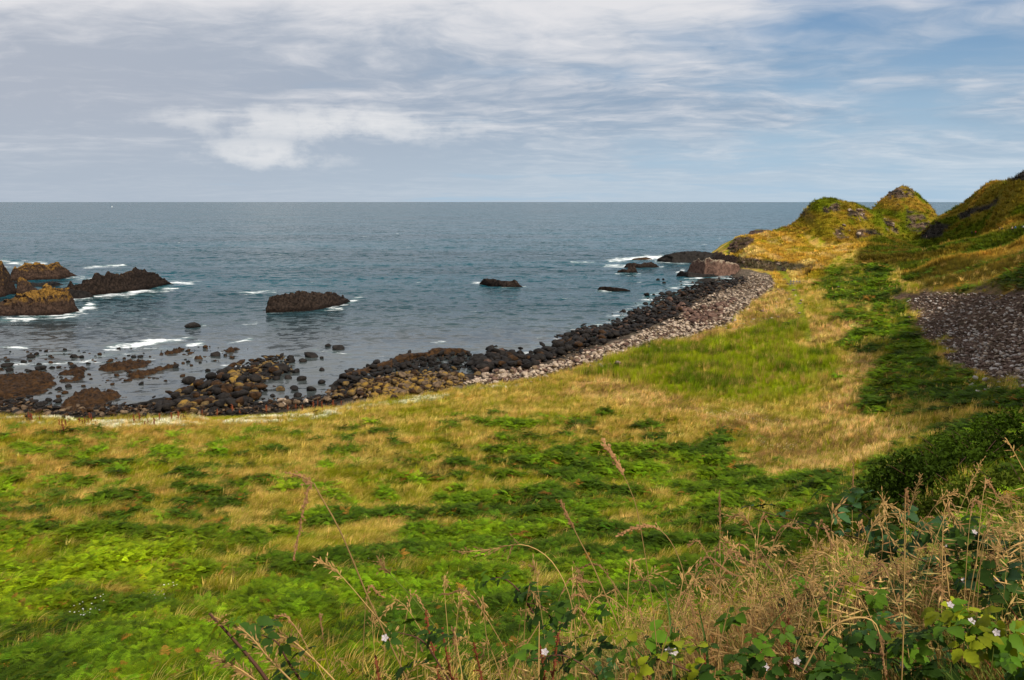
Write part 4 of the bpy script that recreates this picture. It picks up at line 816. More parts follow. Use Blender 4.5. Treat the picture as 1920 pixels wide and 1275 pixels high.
# bleached vegetation along the top of the shore
q = rnd_in([(-40,787),(80,784),(140,782),(200,792),(300,786),(440,778),(560,778),(640,768),(760,748),(830,742),(900,730),(985,715),(985,722),(880,742),(800,752),(650,778),(560,790),(440,795),(300,800),(220,806),(140,798),(60,795),(-40,798)], 8000); P = hit(q[:, 0], q[:, 1])
k = (fbm(P[:, 0]/4, P[:, 1]/2, 4, 93, .6) > .03+.16*(q[:, 0] > 640)) & (P[:, 2] > 1.2); P = P[k]; n = len(P)
scatter('bleached_plants', P, np.stack([np.zeros(n), np.zeros(n), RNG.uniform(0, 6.3, n)], 1), .5+.5*RNG.random(n), RNG.integers(0, 2, n), [tuft(50+i, 22, .3, .6, .07, (.2, 0), .35) for i in range(2)], M_GRASS,
        jitc(np.tile(np.array((.85, .76, .58)), (n, 1)), .15), 'cream bleached plants in a ragged line where meadow meets the beach', 'dried plants')
# small flower heads
def blobs(seed, n=9, s=.05, spread=.3, h=.6):
    r = random.Random(seed); P = []
    for _ in range(n):
        c = np.array([r.uniform(-spread, spread), r.uniform(-spread, spread), h*r.uniform(.7, 1.1)]); e = s*r.uniform(.6, 1.2)
        P.append(([c+(e, 0, 0), c+(0, e, 0), c+(-e, 0, 0), c+(0, -e, 0), c+(0, 0, e*.6)], [(0, 1, 4), (1, 2, 4), (2, 3, 4), (3, 0, 4)]))
    return join(P)
fl = [(rnd_in([(1295,775),(1370,775),(1480,798),(1470,810),(1340,795)], 70), (.75,.66,.45)), (rnd_in([(140,1165),(200,1155),(215,1165),(150,1180)], 7), (.8,.78,.72)), (rnd_in([(260,1120),(320,1120),(330,1140),(270,1150)], 4), (.8,.78,.7)),
      (rnd_in([(670,1050),(690,1050),(690,1062),(670,1062)], 3), (.85,.85,.8)), (rnd_in([(1430,835),(1490,845),(1470,860),(1430,850)], 14), (.75,.68,.5)), (rnd_in([(0,780),(1200,780),(1500,1000),(0,1050)], 26), (.75,.45,.01))]
P = np.concatenate([hit(a[:, 0], a[:, 1]) for a, c in fl]); C_ = np.concatenate([np.tile(c, (len(a), 1)) for a, c in fl]); n = len(P); kk = ~np.isnan(P[:, 0])
scatter('meadow_flowers', P[kk], np.zeros((kk.sum(), 3)), (.8+.5*RNG.random(n))[kk], RNG.integers(0, 2, n)[kk], [blobs(1, 6, .03), blobs(2, 5, .03)], M_GRASS, C_[kk], 'small white and yellow flower heads scattered in the meadow', 'flowers')

# ------------------------------------------------------------------ foreground bank: grasses, brambles, docks
def plain(name, c, rough=.7, trans=0, var=.3, spec=.2):
    m, L, p, out = newmat(name); rnd = L.node('ShaderNodeObjectInfo').outputs['Random']; pos = L.node('ShaderNodeNewGeometry').outputs['Position']
    k = L.math('ADD', L.math('MULTIPLY', rnd, .55), L.math('MULTIPLY', L.noise(pos, 14.0, 3, .6), .6))
    cc = L.mix(1.0, tuple(c)+(1,), L.mix(L.ramp(k, .2, 1.0), (1-var,)*3+(1,), (1+var,)*3+(1,)), 'MULTIPLY')
    L.put(p.inputs['Base Color'], cc); p.inputs['Roughness'].default_value = rough; p.inputs['Specular IOR Level'].default_value = spec
    if trans:
        tr = L.node('ShaderNodeBsdfTranslucent', ins={'Color': cc}); mx = L.node('ShaderNodeMixShader', ins={0: trans}); L.l.new(p.outputs[0], mx.inputs[1]); L.l.new(tr.outputs[0], mx.inputs[2]); L.l.new(mx.outputs[0], out.inputs[0])
    return m
M_STEM = plain('straw_stem', (.34, .21, .075), var=.45); M_HEAD = plain('seed_head', (.38, .23, .085), trans=.2, var=.45); M_HEADP = plain('pinkish_seed_head', (.34, .18, .08), trans=.2, var=.45)  # dry stems and heads coloured darker in place of shade on the bank
M_GSTEM = plain('green_stem', (.13, .15, .03)); M_CANE = plain('bramble_cane', (.07, .03, .018)); M_GBL = plain('green_blade', (.09, .17, .03), trans=.3)
M_L1 = plain('bramble_leaf_dark', (.028, .062, .008), .6, .2, var=.45, spec=.08); M_L2 = plain('bramble_leaf_blue_green', (.036, .085, .028), .6, .2, var=.45, spec=.12); M_L3 = plain('bramble_leaf_yellow', (.22, .25, .012), .5, .35, var=.4, spec=.08)
M_L4 = plain('bramble_leaf_green', (.065, .13, .008), .55, .25, var=.45, spec=.08); M_DOCK = plain('dock_seed', (.17, .045, .018)); M_PET = plain('petal', (.55, .48, .50), trans=.3, var=.1)
def tube(path, r0, r1, sides=4):
    P = [Vector(p) for p in path]; V = []; F = []; n = len(P)
    for i, p in enumerate(P):
        t = (P[min(i+1, n-1)]-P[max(i-1, 0)]).normalized(); a = t.orthogonal().normalized(); a = (Vector((1, 0, 0))-t*t.x).normalized() if abs(t.x) < .9 else (Vector((0, 0, 1))-t*t.z).normalized()
        b = t.cross(a); r = r0+(r1-r0)*i/(n-1)
        for k in range(sides): q = 2*math.pi*k/sides; V.append(tuple(p+(a*math.cos(q)+b*math.sin(q))*r))
    for i in range(n-1):
        for k in range(sides): A_, B_ = i*sides+k, i*sides+(k+1) % sides; F += [(A_, B_, B_+sides), (A_, B_+sides, A_+sides)]
    return V, F
def smoothpath(P, n=14):
    P = [Vector(p) for p in P]; out = []; P = [P[0]*2-P[1]]+P+[P[-1]*2-P[-2]]; m = len(P)-3
    for i in range(n):
        u = i/(n-1)*m; k = min(int(u), m-1); t = u-k; a, b, c, d = P[k:k+4]
        out.append(.5*((2*b)+(c-a)*t+(2*a-5*b+4*c-d)*t*t+(3*b-a-3*c+d)*t**3))
    return out
def spikelets(path, n, l, w, seed, spread=.6, droop=.2):
    r = random.Random(seed); parts = []
    for i in range(n):
        u = i/max(n-1, 1)*(len(path)-1.001); k = int(u); c = path[k].lerp(path[k+1], u-k); t = (path[k+1]-path[k]).normalized()
        v = (t+Vector((r.gauss(0, spread), r.gauss(0, spread*.7), r.gauss(0, spread)-droop))).normalized(); L_ = l*r.uniform(.5, 1.2)*(1.15-.55*i/n)
        q = c+v*L_; s = v.cross(Vector((0, 1, 0))).normalized()*w*r.uniform(.7, 1.2); m_ = c.lerp(q, .6); s2 = v.cross(s).normalized()*w*.6
        parts.append(([tuple(c), tuple(m_-s), tuple(q), tuple(m_+s), tuple(m_+s2)], [(0, 1, 4), (1, 2, 4), (2, 3, 4), (3, 0, 4)]))
        if r.random() < .5:
            q2 = q+v*L_*.7; m2 = q.lerp(q2, .5); parts.append(([tuple(q), tuple(m2-s), tuple(q2), tuple(m2+s)], [(0, 1, 2), (0, 2, 3)]))
    return join(parts)
def stalk(path, label, headfrac=.35, r=.0022, head='loose', seed=1, mat=None, group=None, n=40, hl=.028):
    P = smoothpath(path, 20); b = P[0].copy(); P = [p-b for p in P]; root = empty('grass_stalk', b); tag(root, label, 'grass stalk', group)
    mk('stem', *join([tube(P, r, r*.45, 3)]), M_STEM if mat is None else mat, root)
    k = max(1, int(len(P)*(1-headfrac))); hp = P[k:]
    if headfrac > 0:
        if head == 'loose': mk('seed_head', *spikelets(hp, n, hl, .0022, seed, .55), M_HEAD, root)
        else: mk('seed_head', *spikelets(hp, n, hl*.55, .0030, seed, .28, .05), M_HEADP, root)
    return root
def pth(L, D): return [PD(a, b, D+(c[0] if c else 0)) for a, b, *c in L]
stalk(pth([(790,1330),(752,1250),(690,1120),(640,1000),(598,925),(585,905),(572,940),(560,1000),(551,1046)], 2.1), 'tall bent grass stalk folded over in an upside-down V above the left meadow', .42, .0030, 'tight', 1, n=70)
stalk(pth([(585,905),(565,893),(537,886)], 2.1), 'short dry tip sticking out left from the fold of the bent stalk', .9, .002, 'tight', 2, n=14)
stalk(pth([(1215,1330),(1185,1240),(1120,1080),(1085,1010),(1068,975),(1052,942)], 2.3), 'long straight pale grass stalk leaning left in the centre', .33, .0030, 'tight', 3, n=46)
stalk(pth([(1240,1330),(1225,1150),(1198,975),(1180,915),(1155,865),(1132,830)], 2.0), 'highest brownish seed spike, leaning left above the centre', .32, .0018, 'tight', 4, n=60)
stalk(pth([(1011,1330),(1010,1250),(1011,1165)], 2.0), 'upright broken straw standing beside a slanting one at bottom centre', 0, .0032)
stalk(pth([(935,1320),(975,1230),(1012,1168)], 2.0), 'slanting broken straw meeting the upright one at bottom centre', 0, .0034)
stalk(pth([(760,1300),(740,1200),(700,1150),(640,1080),(600,1050)], 2.3), 'thin stem leaning left with nodding head under the bent stalk', .3, .0022, 'loose', 6)
stalk(pth([(900,1330),(860,1240),(790,1140),(740,1085),(712,1052)], 2.4), 'slender green-yellow stem leaning left in the lower middle', .25, .002, 'loose', 7, M_GSTEM)
stalk(pth([(1080,1300),(1075,1150),(1040,1060),(985,1022),(920,1030),(860,1035)], 2.2), 'stem arching over to the left with a drooping head, lower middle', .4, .002, 'loose', 8)
stalk(pth([(1330,1330),(1300,1150),(1270,1040),(1235,992),(1195,988),(1160,1004)], 2.3), 'stem with reddish head curling left, right of the centre', .45, .0022, 'tight', 9, n=60)
stalk(pth([(1560,1330),(1510,1180),(1465,1090),(1425,1030),(1398,972),(1370,968)], 2.4), 'pale stalk leaning left with a loose head above the straw patch', .35, .0026, 'loose', 10)
stalk(pth([(1806,1330),(1795,1240),(1780,1120),(1771,1038)], 2.2), 'thick straight straw stem rising through bramble leaves at lower right', 0, .0036)
stalk(pth([(1475,1330),(1510,1250),(1555,1180),(1605,1158),(1640,1168),(1652,1210),(1660,1262)], 2.0), 'thick straw stem arching right into a hanging head at bottom right', .3, .0036, 'tight', 12, n=50)
stalk(pth([(1500,1330),(1590,1130),(1690,1045)], 2.6), 'pale straw slanting up to the right across the brambles', 0, .003)
stalk(pth([(1740,1120),(1790,980),(1815,920),(1842,862)], 3.4), 'airy seed head leaning right against the dark bushes', .45, .0022, 'loose', 14)
stalk(pth([(1700,1150),(1728,1000),(1760,940),(1794,922)], 3.2), 'seed head bending right below the airy one', .45, .0024, 'loose', 15)
stalk(pth([(1690,1150),(1700,1000),(1710,940),(1726,893)], 3.2), 'narrow seed head left of the two leaning right', .4, .0024, 'loose', 16)
stalk(pth([(1640,1150),(1655,1020),(1648,960),(1662,946),(1690,960),(1696,990)], 3.0), 'straw head hooked over to the right beside bramble leaves', .5, .0024, 'loose', 17)
stalk(pth([(1960,1120),(1925,1000),(1895,950),(1880,930)], 2.8), 'straw head leaning left at the right edge', .4, .0026, 'loose', 18)
stalk(pth([(1970,960),(1930,900),(1893,832)], 2.8), 'straight straw tip crossing the right edge highest of all', .2, .0026, 'loose', 19, n=12)
stalk(pth([(1345,1300),(1350,1150),(1350,1000),(1349,925)], 2.9), 'reddish upright spike standing over the bracken right of centre', .35, .002, 'tight', 20)
stalk(pth([(1605,1200),(1598,1000),(1600,870)], 3.3), 'thin reddish upright spike beyond the bramble cane', .35, .0018, 'tight', 21)
stalk(pth([(600,1330),(560,1290),(510,1240),(460,1185),(402,1157)], 1.7), 'pinkish seed head reaching left, upper of two at bottom left', .6, .003, 'loose', 22, n=60)
stalk(pth([(560,1330),(500,1290),(450,1255),(396,1228)], 1.7), 'pinkish seed head reaching left, lower of two at bottom left', .6, .003, 'loose', 23, n=60)
stalk(pth([(660,1330),(640,1290),(560,1210),(520,1190)], 1.9), 'pale nodding head right of the two pinkish ones', .5, .0026, 'loose', 24, n=50)
stalk(pth([(1440,1300),(1430,1180),(1420,1100),(1382,1035),(1360,1010)], 2.6), 'pale stalk rising from the middle of the straw patch', .4, .0026, 'loose', 25)
# the many other stalks of the bank
TOPX = [0, 400, 560, 700, 900, 1050, 1180, 1300, 1420, 1560, 1700, 1920, 2050]; TOPY = [1300, 1235, 1200, 1165, 1150, 1130, 1100, 1050, 1030, 1010, 985, 950, 940]
for i in range(130):
    a = random.uniform(0, 1)**.75*1420+540; top = np.interp(a, TOPX, TOPY)+random.uniform(-55, 150); D = random.uniform(1.9, 3.4); ln = random.gauss(.15, .8)
    x0, y0, _ = PD(a, 1275, D); g = float(GRID_H(x0, y0)); b = Vector((x0, y0, g)); tp = Vector(PD(a+ln*60, top, D+random.uniform(-.2, .3)))
    if tp.z < g+.25: tp.z = g+.3
    mid = b.lerp(tp, .55)+Vector((-ln*.05, 0, .04)); end = tp+Vector((ln*.07+.03, random.uniform(-.03, .03), random.uniform(-.06, .03)))
    side = 'left' if a < 900 else ('middle' if a < 1250 else ('right' if a < 1600 else 'far right')); hd = 'loose' if random.random() < .6 else 'tight'
    stalk([b, mid, tp, end], 'dry %s grass stalk on the %s part of the near bank' % ('loose headed' if hd == 'loose' else 'narrow headed', side), .4, random.uniform(.0014, .0024), hd, 300+i, group='dry grass stalks of the near bank, %s headed, %s part' % (hd, side), n=26)
# near turf
def nearpts(n, x0, x1, y0, y1):
    x = RNG.uniform(x0, x1, n); y = RNG.uniform(y0, y1, n); z = GRID_H(x, y); px, py = proj(x, y, z+.5); k = (px > -100) & (px < 2100) & (py < 1500); return x[k], y[k], z[k], px[k], py[k]
x, y, z, px, py = nearpts(4200, -1.2, 4.6, 1.7, 5.2)
hgt = np.interp(px, TOPX, TOPY); topz = EYE+y*((637.5-hgt)/FPX*CT-ST)/(CT+(637.5-hgt)/FPX*ST); room = topz-z
k = (room > .12)*(RNG.random(len(x)) < np.where(px < 1000, .5, 1)); k = k.astype(bool); x, y, z, room, px = x[k], y[k], z[k], room[k], px[k]; n = len(x)
dry = sstep(.06, .32, fbm(x*1.3, y*1.3, 3, 95)+.22*np.exp(-((px-1450)/150)**2)-.02)
tc = np.array((.13, .17, .03))*(1-dry[:, None])+np.array((.36, .225, .075))*dry[:, None]; red = RNG.random(n) < .15; tc[red] = (.28, .10, .04)
scl = np.clip(room*RNG.uniform(.55, 1.05, n), .12, .62)/.62
scatter('near_turf', np.stack([x, y, z], 1), np.stack([RNG.normal(0, .15, n), RNG.normal(0, .15, n), RNG.uniform(0, 6.3, n)], 1), scl, RNG.integers(0, 4, n),
        [tuft(70+i, 40, .3, .62, .006, (.25, 0), .13, seg=4, fan=.6) for i in range(4)], M_GRASS, jitc(tc, .25), 'tangled green and straw coloured turf on the near bank', 'grass')
q = (y > 2.25) & (RNG.random(n) < np.where(px > 1330, .26, .14)); xs_, ys_, zs_ = x[q], y[q], z[q]; n2_ = len(xs_)
scatter('seeding_grass', np.stack([xs_, ys_, zs_], 1), np.stack([RNG.normal(0, .12, n2_), RNG.normal(0, .12, n2_), RNG.normal(0, .6, n2_)], 1), np.clip(room[q]*RNG.uniform(.8, 1.15, n2_), .2, .85)/.85, RNG.integers(0, 4, n2_),
        [panicle_grass(80+i, 6) for i in range(4)], M_GRASS, jitc(np.where((RNG.random(n2_) < .4)[:, None], np.array((.24, .13, .05)), np.array((.42, .27, .10))), .3), 'dry seeding grass heads massed on the near bank', 'seeding grass')
# bramble leaves
def leaflet(c, ang, L_, W_, tilt, r):
    V = []; F = []; n = 9; d = np.array([math.cos(ang), math.sin(ang), tilt]); s = np.array([-math.sin(ang), math.cos(ang), 0])
    V.append(np.array(c))
    for i in range(1, n):
        t = i/n; w = W_*math.sin(math.pi*t**.75)**.85*(1.04 if i % 2 else .80); m = np.array(c)+d*L_*t+np.array([0, 0, -.25*L_*t*t]); z = np.array([0, 0, .22*w+r.uniform(-.002, .002)])
        V += [m, m+s*w+z, m-s*w+z]
    V.append(np.array(c)+d*L_+np.array([0, 0, -.25*L_]))
    for i in range(n):
        if i == 0: F += [(0, 1, 2), (0, 3, 1)]
        elif i < n-1: a = 1+3*(i-1); b = a+3; F += [(a, b, b+1), (a, b+1, a+1), (a, b+2, b), (a, a+2, b+2)]
        else: a = 1+3*(i-1); F += [(a, len(V)-1, a+1), (a, a+2, len(V)-1)]
    return V, F
def bleaf(seed, five=False, s=.055):
    r = random.Random(seed); P = []
    for a, k in ([(0, 1.15), (1.05, .95), (-1.05, .95)]+([(2.1, .7), (-2.1, .7)] if five else [])):
        c0 = (math.cos(a)*.012, math.sin(a)*.012, 0); P.append(leaflet(c0, a+r.uniform(-.15, .15), s*k*r.uniform(.9, 1.15), s*.36*k, r.uniform(-.2, .35), r))
    return join(P)
LV = [bleaf(i, i % 2 == 0, .047) for i in range(5)]
_lm = {}
def leafobj(i, mat, parent, loc, rot, s):
    if (i, mat.name) not in _lm: _lm[(i, mat.name)] = mk('leaf', *LV[i], mat, link=False).data
    o = bpy.data.objects.new('leaf', _lm[(i, mat.name)]); COL.objects.link(o); o.parent = parent; o.location = loc; o.rotation_euler = rot; o.scale = (s,)*3; return o
def flower():
    P = []
    for k in range(5):
        a = k*1.2566; c, s_ = math.cos(a), math.sin(a); P.append(([(0, 0, 0), (c*.010-s_*.006, s_*.010+c*.006, .004), (c*.016, s_*.016, .006), (c*.010+s_*.006, s_*.010-c*.006, .004)], [(0, 3, 2), (0, 2, 1)]))
    return join(P)
FLM = mk('flower', *flower(), M_PET, link=False).data
def bramble(path, D, nleaf, mats, label, seed, s=1.0, nfl=0, spread=.10, r=.0035, frm=.0):
    rr = random.Random(seed); P = smoothpath(pth(path, D), 16); b = P[0].copy(); P = [p-b for p in P]; root = empty('bramble', b); tag(root, label, 'bramble')
    mk('cane', *join([tube(P, r, r*.4, 5)]), M_CANE, root)
    for i in range(nleaf):
        u = (frm+(1-frm)*(i+.5)/nleaf)*(len(P)-1.01); k = int(u); c = P[k].lerp(P[k+1], u-k)+Vector((rr.gauss(0, spread*.6), rr.gauss(0, spread*.5), rr.uniform(-.2, .8)*spread))
        leafobj(rr.randrange(5), rr.choice(mats), root, c, (rr.uniform(.15, 1.0), rr.gauss(0, .4), rr.uniform(-2.6, -.5)), s*rr.uniform(.7, 1.2))
    for i in range((nfl+1)//2):
        k = rr.randrange(len(P)//2, len(P)); o = bpy.data.objects.new('flower', FLM); COL.objects.link(o); o.parent = root; o.location = P[k]+Vector((rr.gauss(0, .05), -.04, rr.uniform(0, .08))); o.rotation_euler = (rr.uniform(.6, 1.3), rr.gauss(0, .3), 0); o.scale = (.7,)*3
    return root
DK, BG_, YL, GR = M_L1, M_L2, M_L3, M_L4
bramble([(1800,1090),(1740,1055),(1640,1020),(1540,990),(1460,968),(1395,948)], 3.3, 12, [DK, BG_], 'bare dark bramble cane reaching left over the bracken', 1, .8, frm=.0, spread=.05)
bramble([(1700,1110),(1670,1040),(1640,985),(1600,950),(1560,945)], 3.2, 26, [BG_, BG_, DK], 'bramble with blue-green leaves above the bare dark cane', 2, 1.0)
bramble([(1840,1160),(1800,1080),(1760,1020),(1720,990)], 3.0, 30, [BG_, DK], 'bramble with a dense cluster of blue-green leaves right of the bare cane', 3, 1.1, 2)
bramble([(1960,1120),(1900,1060),(1840,1030),(1790,1020)], 2.8, 30, [BG_, DK, GR], 'bramble spreading glossy leaves in from the right edge', 4, 1.1, 3)
bramble([(1960,1240),(1900,1150),(1850,1100),(1790,1090)], 2.5, 32, [DK, GR, BG_], 'dark leaved bramble below the glossy one at the right edge', 5, 1.1, 4)
bramble([(1960,1300),(1890,1240),(1820,1190),(1750,1170)], 2.1, 30, [YL, YL, GR], 'bramble with large yellow-green leaves in the bottom right corner', 6, 1.05, 5, .08)
bramble([(1790,1330),(1720,1270),(1660,1230),(1590,1220)], 2.1, 34, [GR, DK], 'mid green bramble low at the bottom right', 7, 1.0, 2)
bramble([(1600,1340),(1550,1290),(1480,1240),(1420,1230)], 2.0, 30, [GR, GR, DK], 'green bramble below the straw patch', 8, .9, 3)
bramble([(1620,1200),(1590,1150),(1550,1120),(1500,1125)], 2.5, 18, [GR, YL], 'light green bramble shoot inside the straw patch', 9, .8)
bramble([(1400,1340),(1330,1280),(1250,1240),(1190,1235)], 2.0, 26, [GR, YL, DK], 'low bramble with mixed leaves at bottom centre right', 10, .85, 3)
bramble([(1180,1340),(1120,1270),(1060,1230),(1000,1235)], 2.0, 20, [DK, GR], 'low dark bramble at the bottom centre', 11, .8, 2)
bramble([(1060,1260),(1045,1190),(1020,1140),(985,1130)], 2.3, 8, [DK, DK, GR], 'bramble shoot with a few big dark leaves at bottom centre', 12, 1.0, spread=.06)
bramble([(1000,1150),(975,1110),(945,1085),(915,1085)], 2.4, 6, [DK, GR], 'small bramble tip over the bracken, lower middle', 13, .8, spread=.05)
bramble([(880,1340),(820,1240),(790,1200),(745,1185)], 2.1, 12, [GR, DK], 'bramble with sparse leaves left of the bottom centre', 14, .8, 1)
bramble([(600,1330),(540,1240),(520,1205),(490,1190)], 1.8, 8, [DK], 'dark leaves behind the pinkish seed heads at bottom left', 15, .8, spread=.06)
bramble([(540,1340),(490,1260),(430,1190),(392,1150)], 1.7, 7, [YL, GR], 'thick green shoot with budding leaves at bottom left', 16, .55, spread=.03, r=.006, frm=.4)
# low leaf litter of the thicket
x, y, z, px, py = nearpts(5200, -.9, 4.4, 1.6, 4.6); hgt = np.interp(px, TOPX, TOPY)+70-90*np.exp(-((px-1800)/110)**2); topz = EYE+y*((637.5-hgt)/FPX*CT-ST)/(CT+(637.5-hgt)/FPX*ST); room = topz-z
k = (room > .05) & (RNG.random(len(x)) < np.clip((px-600)/1100, .08, 1)) & (np.abs(px-1440) > 130*RNG.random(len(x))**.5) & (fbm(x*1.6, y*1.6, 2, 97) > -.12); x, y, z, room, px = x[k], y[k], z[k], room[k], px[k]; n = len(x)
lift = np.clip(room, .05, .55)*RNG.random(n)**.6; pal = np.array([(.028,.062,.008), (.036,.085,.028), (.065,.13,.008), (.20,.23,.012)]); pi = RNG.choice(4, n, p=[.38, .2, .34, .08])
scatter('bramble_thicket', np.stack([x, y, z+lift], 1), np.stack([RNG.uniform(0, .9, n), RNG.normal(0, .4, n), RNG.uniform(0, 6.3, n)], 1), RNG.uniform(.45, 1.05, n), RNG.integers(0, 5, n), LV, leafmat('thicket_leaf', trans=.2, var=.3, rough=.5), jitc(pal[pi], .15), 'low tangled bramble leaves filling the near bank', 'bramble leaves')
# broad green grass blades
for i, (L_, lab) in enumerate([([(1268,1330),(1262,1230),(1255,1150),(1243,1080)], 'broad upright green grass blade right of the centre'), ([(1215,1330),(1225,1260),(1190,1215),(1160,1185)], 'broad green blade folding left beside the long pale stalk'),
        ([(1395,1330),(1400,1240),(1440,1180),(1475,1140)], 'green blade leaning right in the straw patch'), ([(1330,1330),(1325,1220),(1310,1140)], 'green blade upright left of the straw patch'), ([(1560,1330),(1540,1270),(1580,1240),(1640,1250)], 'green blade curling right at the bottom')]):
    P = smoothpath(pth(L_, 2.1), 10); b = P[0].copy(); V = []; F = []
    for j, p in enumerate(P):
        w = .0055*(1-j/9.5)**.6; V += [tuple(p-b+Vector((-w, 0, 0))), tuple(p-b+Vector((0, .002, 0))), tuple(p-b+Vector((w, 0, 0)))]
    for j in range(9): a = 3*j; F += [(a, a+1, a+4, a+3), (a+1, a+2, a+5, a+4)]
    root = empty('sedge', b); tag(root, lab, 'sedge'); mk('blade', V, F, M_GBL, root)
# docks
def dock(base, h, label, group, near=False, seed=0, lean=0.0):
    r = random.Random(seed); root = empty('dock_plant', base); tag(root, label, 'dock plant', group)
    P = smoothpath([(0, 0, 0), (lean*h*.4, 0, h*.55), (lean*h, 0, h)], 8); mk('stem', *join([tube(P, .012*h if not near else .0025, .003, 3)]), M_DOCK, root)
    if near: mk('seed_cluster', *spikelets(P[3:], 60, .014, .004, seed, .9, 0), M_DOCK, root)
    else: mk('seed_cluster', *spikelets(P[2:], 34, .16*h, .045*h, seed, .5, -.1), M_DOCK, root)
DP = [(55,790),(60,794),(112,802),(118,806),(124,804),(150,797),(155,800),(160,799),(166,797),(172,795),(100,820),(108,816),(114,820),(120,818),(168,787),(75,792),(272,800),(278,797),(262,792),(300,792),(322,791),(335,790),(345,788),(540,774),(555,770),(588,770),(596,767),(604,771),(612,768),(625,768),(500,777),(436,776),(450,779),(86,818),(130,796),(180,800),(252,796),(290,803),(408,783),(380,786),(568,774),(640,764)]
P = hit([a for a, b in DP], [b for a, b in DP])
for i, ((a, b), p) in enumerate(zip(DP, P)):
    c = 'left' if a < 220 else ('middle' if a < 480 else 'right'); dock(p, random.uniform(.7, 1.35), 'rusty red dock spike at the meadow edge, in the %s cluster' % c, 'dock spikes in the %s cluster' % c, seed=i)
for i, (a, b, D) in enumerate([(838,1150,2.3),(870,1180,2.2),(1020,1190,2.2),(1045,1210,2.1),(1495,1160,2.4),(1330,1200,2.2),(940,1205,2.1),(730,1230,2.1)]):
    tp = Vector(PD(a, b, D)); g = tp.z-.55; dock((tp.x, tp.y, g), .55, ['dark red seed head, leftmost tall one in the near tangle','dark red seed head next right of the leftmost tall one','dark red seed head by the broken straws','dark red seed head just right of the broken straws','brown seed head in the straw patch','brown seed head left of the straw patch','dark seed head left of the broken straws','low red seed head at bottom left of the tangle'][i], None, True, 50+i, random.uniform(-.15, .15))
# ------------------------------------------------------------------ bushes on the near slope
def bush(px_, py_, D, w, h, label, seed, col):
    x, y, _ = PD(px_, py_, D); g = float(GRID_H(x, y)); r = np.random.default_rng(seed); n = int(6500); a = r.uniform(0, 6.28, n); u = r.random(n)**.33; ph = np.arccos(r.uniform(-.1, 1, n))
    k = .72+.62*fbm(np.cos(a)*2.4+seed, np.sin(a)*2.4+ph*2.4, 4, seed, .6); rad = u*k
    c = np.stack([rad*np.sin(ph)*np.cos(a)*w*.5, rad*np.sin(ph)*np.sin(a)*w*.5, rad*np.cos(ph)*h], 1); s = .042*r.uniform(.6, 1.5, n)[:, None]*(w/3)
    d1 = r.normal(size=(n, 3)); d1 /= np.linalg.norm(d1, axis=1)[:, None]; d2 = np.cross(d1, r.normal(size=(n, 3))); d2 /= np.linalg.norm(d2, axis=1)[:, None]
    V = np.stack([c-d1*s, c+d2*s*.6, c+d1*s, c-d2*s*.6], 1).reshape(-1, 3); F = np.arange(n*4).reshape(-1, 4)
    root = empty('bush', (x, y, g-.1)); tag(root, label, 'bush'); mk('foliage', V, F, col, root)
    mk('branches', *join([tube(smoothpath([(0, 0, -.2), (w*.12*math.cos(q), w*.12*math.sin(q), h*.4), (w*.3*math.cos(q+.3), w*.3*math.sin(q+.3), h*.75)], 6), .03, .008, 4) for q in np.linspace(0, 6, 7)]), M_CANE, root)
M_BU = plain('bush_leaf_dark', (.040, .072, .004), .7, .2, var=.6, spec=.04); M_BU2 = plain('bush_leaf_olive', (.070, .095, .008), .7, .2, var=.5, spec=.04)
for a in [(1735,945,25,5,1.7,'rounded dark bush, leftmost on the near slope',1,M_BU),(1795,925,27,5,1.9,'dark bush in the middle of the near slope',2,M_BU),(1860,905,28,5,1.9,'dark bush under the shaded hollow at right',3,M_BU),(1925,890,28,5,2.0,'dark bush cut by the right edge',4,M_BU),
          (1760,985,20,3.6,1.2,'olive bush in front of the leftmost dark one',5,M_BU2),(1840,965,20,4,1.3,'olive bush in front of the dark row',6,M_BU2),(1915,970,19,4,1.3,'olive bush low at the right edge',7,M_BU2),
          (1880,850,42,5,1.9,'upper dark bush in the shaded hollow',8,M_BU),(1930,835,42,6,2.2,'highest dark bush at the right edge',9,M_BU),(1820,868,38,4.5,1.5,'dark bush at the left end of the shaded hollow',10,M_BU)]: bush(*a)
# ------------------------------------------------------------------ fence stub, boat, walkers
M_WOOD = plain('weathered_wood', (.30, .27, .24))
p = hit([1482, 1499], [534, 535]); a, b = Vector(p[0]), Vector(p[1]); root = empty('wooden_fence', a); tag(root, 'short grey wooden fence beside the path below the spur', 'fence')
d = b-a; d.z = 0; L_ = d.length; d.normalize()
def beam(A_, B_, w): return join([tube([A_, (Vector(A_)+Vector(B_))/2, B_], w, w, 4)])
for i in range(4): q = d*L_*i/3; gz_ = float(GRID_H(a.x+q.x, a.y+q.y))-a.z; mk('post', *beam((q.x, q.y, gz_-.3), (q.x, q.y, gz_+1.5), .14), M_WOOD, root)
for zz in (.5, 1.1): mk('rail', *beam((0, -.05, zz), (d.x*L_, d.y*L_-.05, zz+b.z-a.z), .10), M_WOOD, root)
M_SAIL = plain('white_sail', (.8, .8, .8)); x, y, z = PZ(210, 388.6, 0); root = empty('sailing_boat', (x, y, 0)); tag(root, 'tiny white sailing boat far out near the horizon', 'boat')
hv = [(-5,-1.2,.9),(3,-1.3,.9),(6,0,1.2),(3,1.3,.9),(-5,1.2,.9),(-4.5,0,-.5),(3,0,-.5)]; mk('hull', hv, [(0,1,6),(0,6,5),(1,2,6),(2,3,6),(3,4,5),(3,5,6),(0,5,4),(0,4,3),(0,3,1),(1,3,2)], M_SAIL, root)
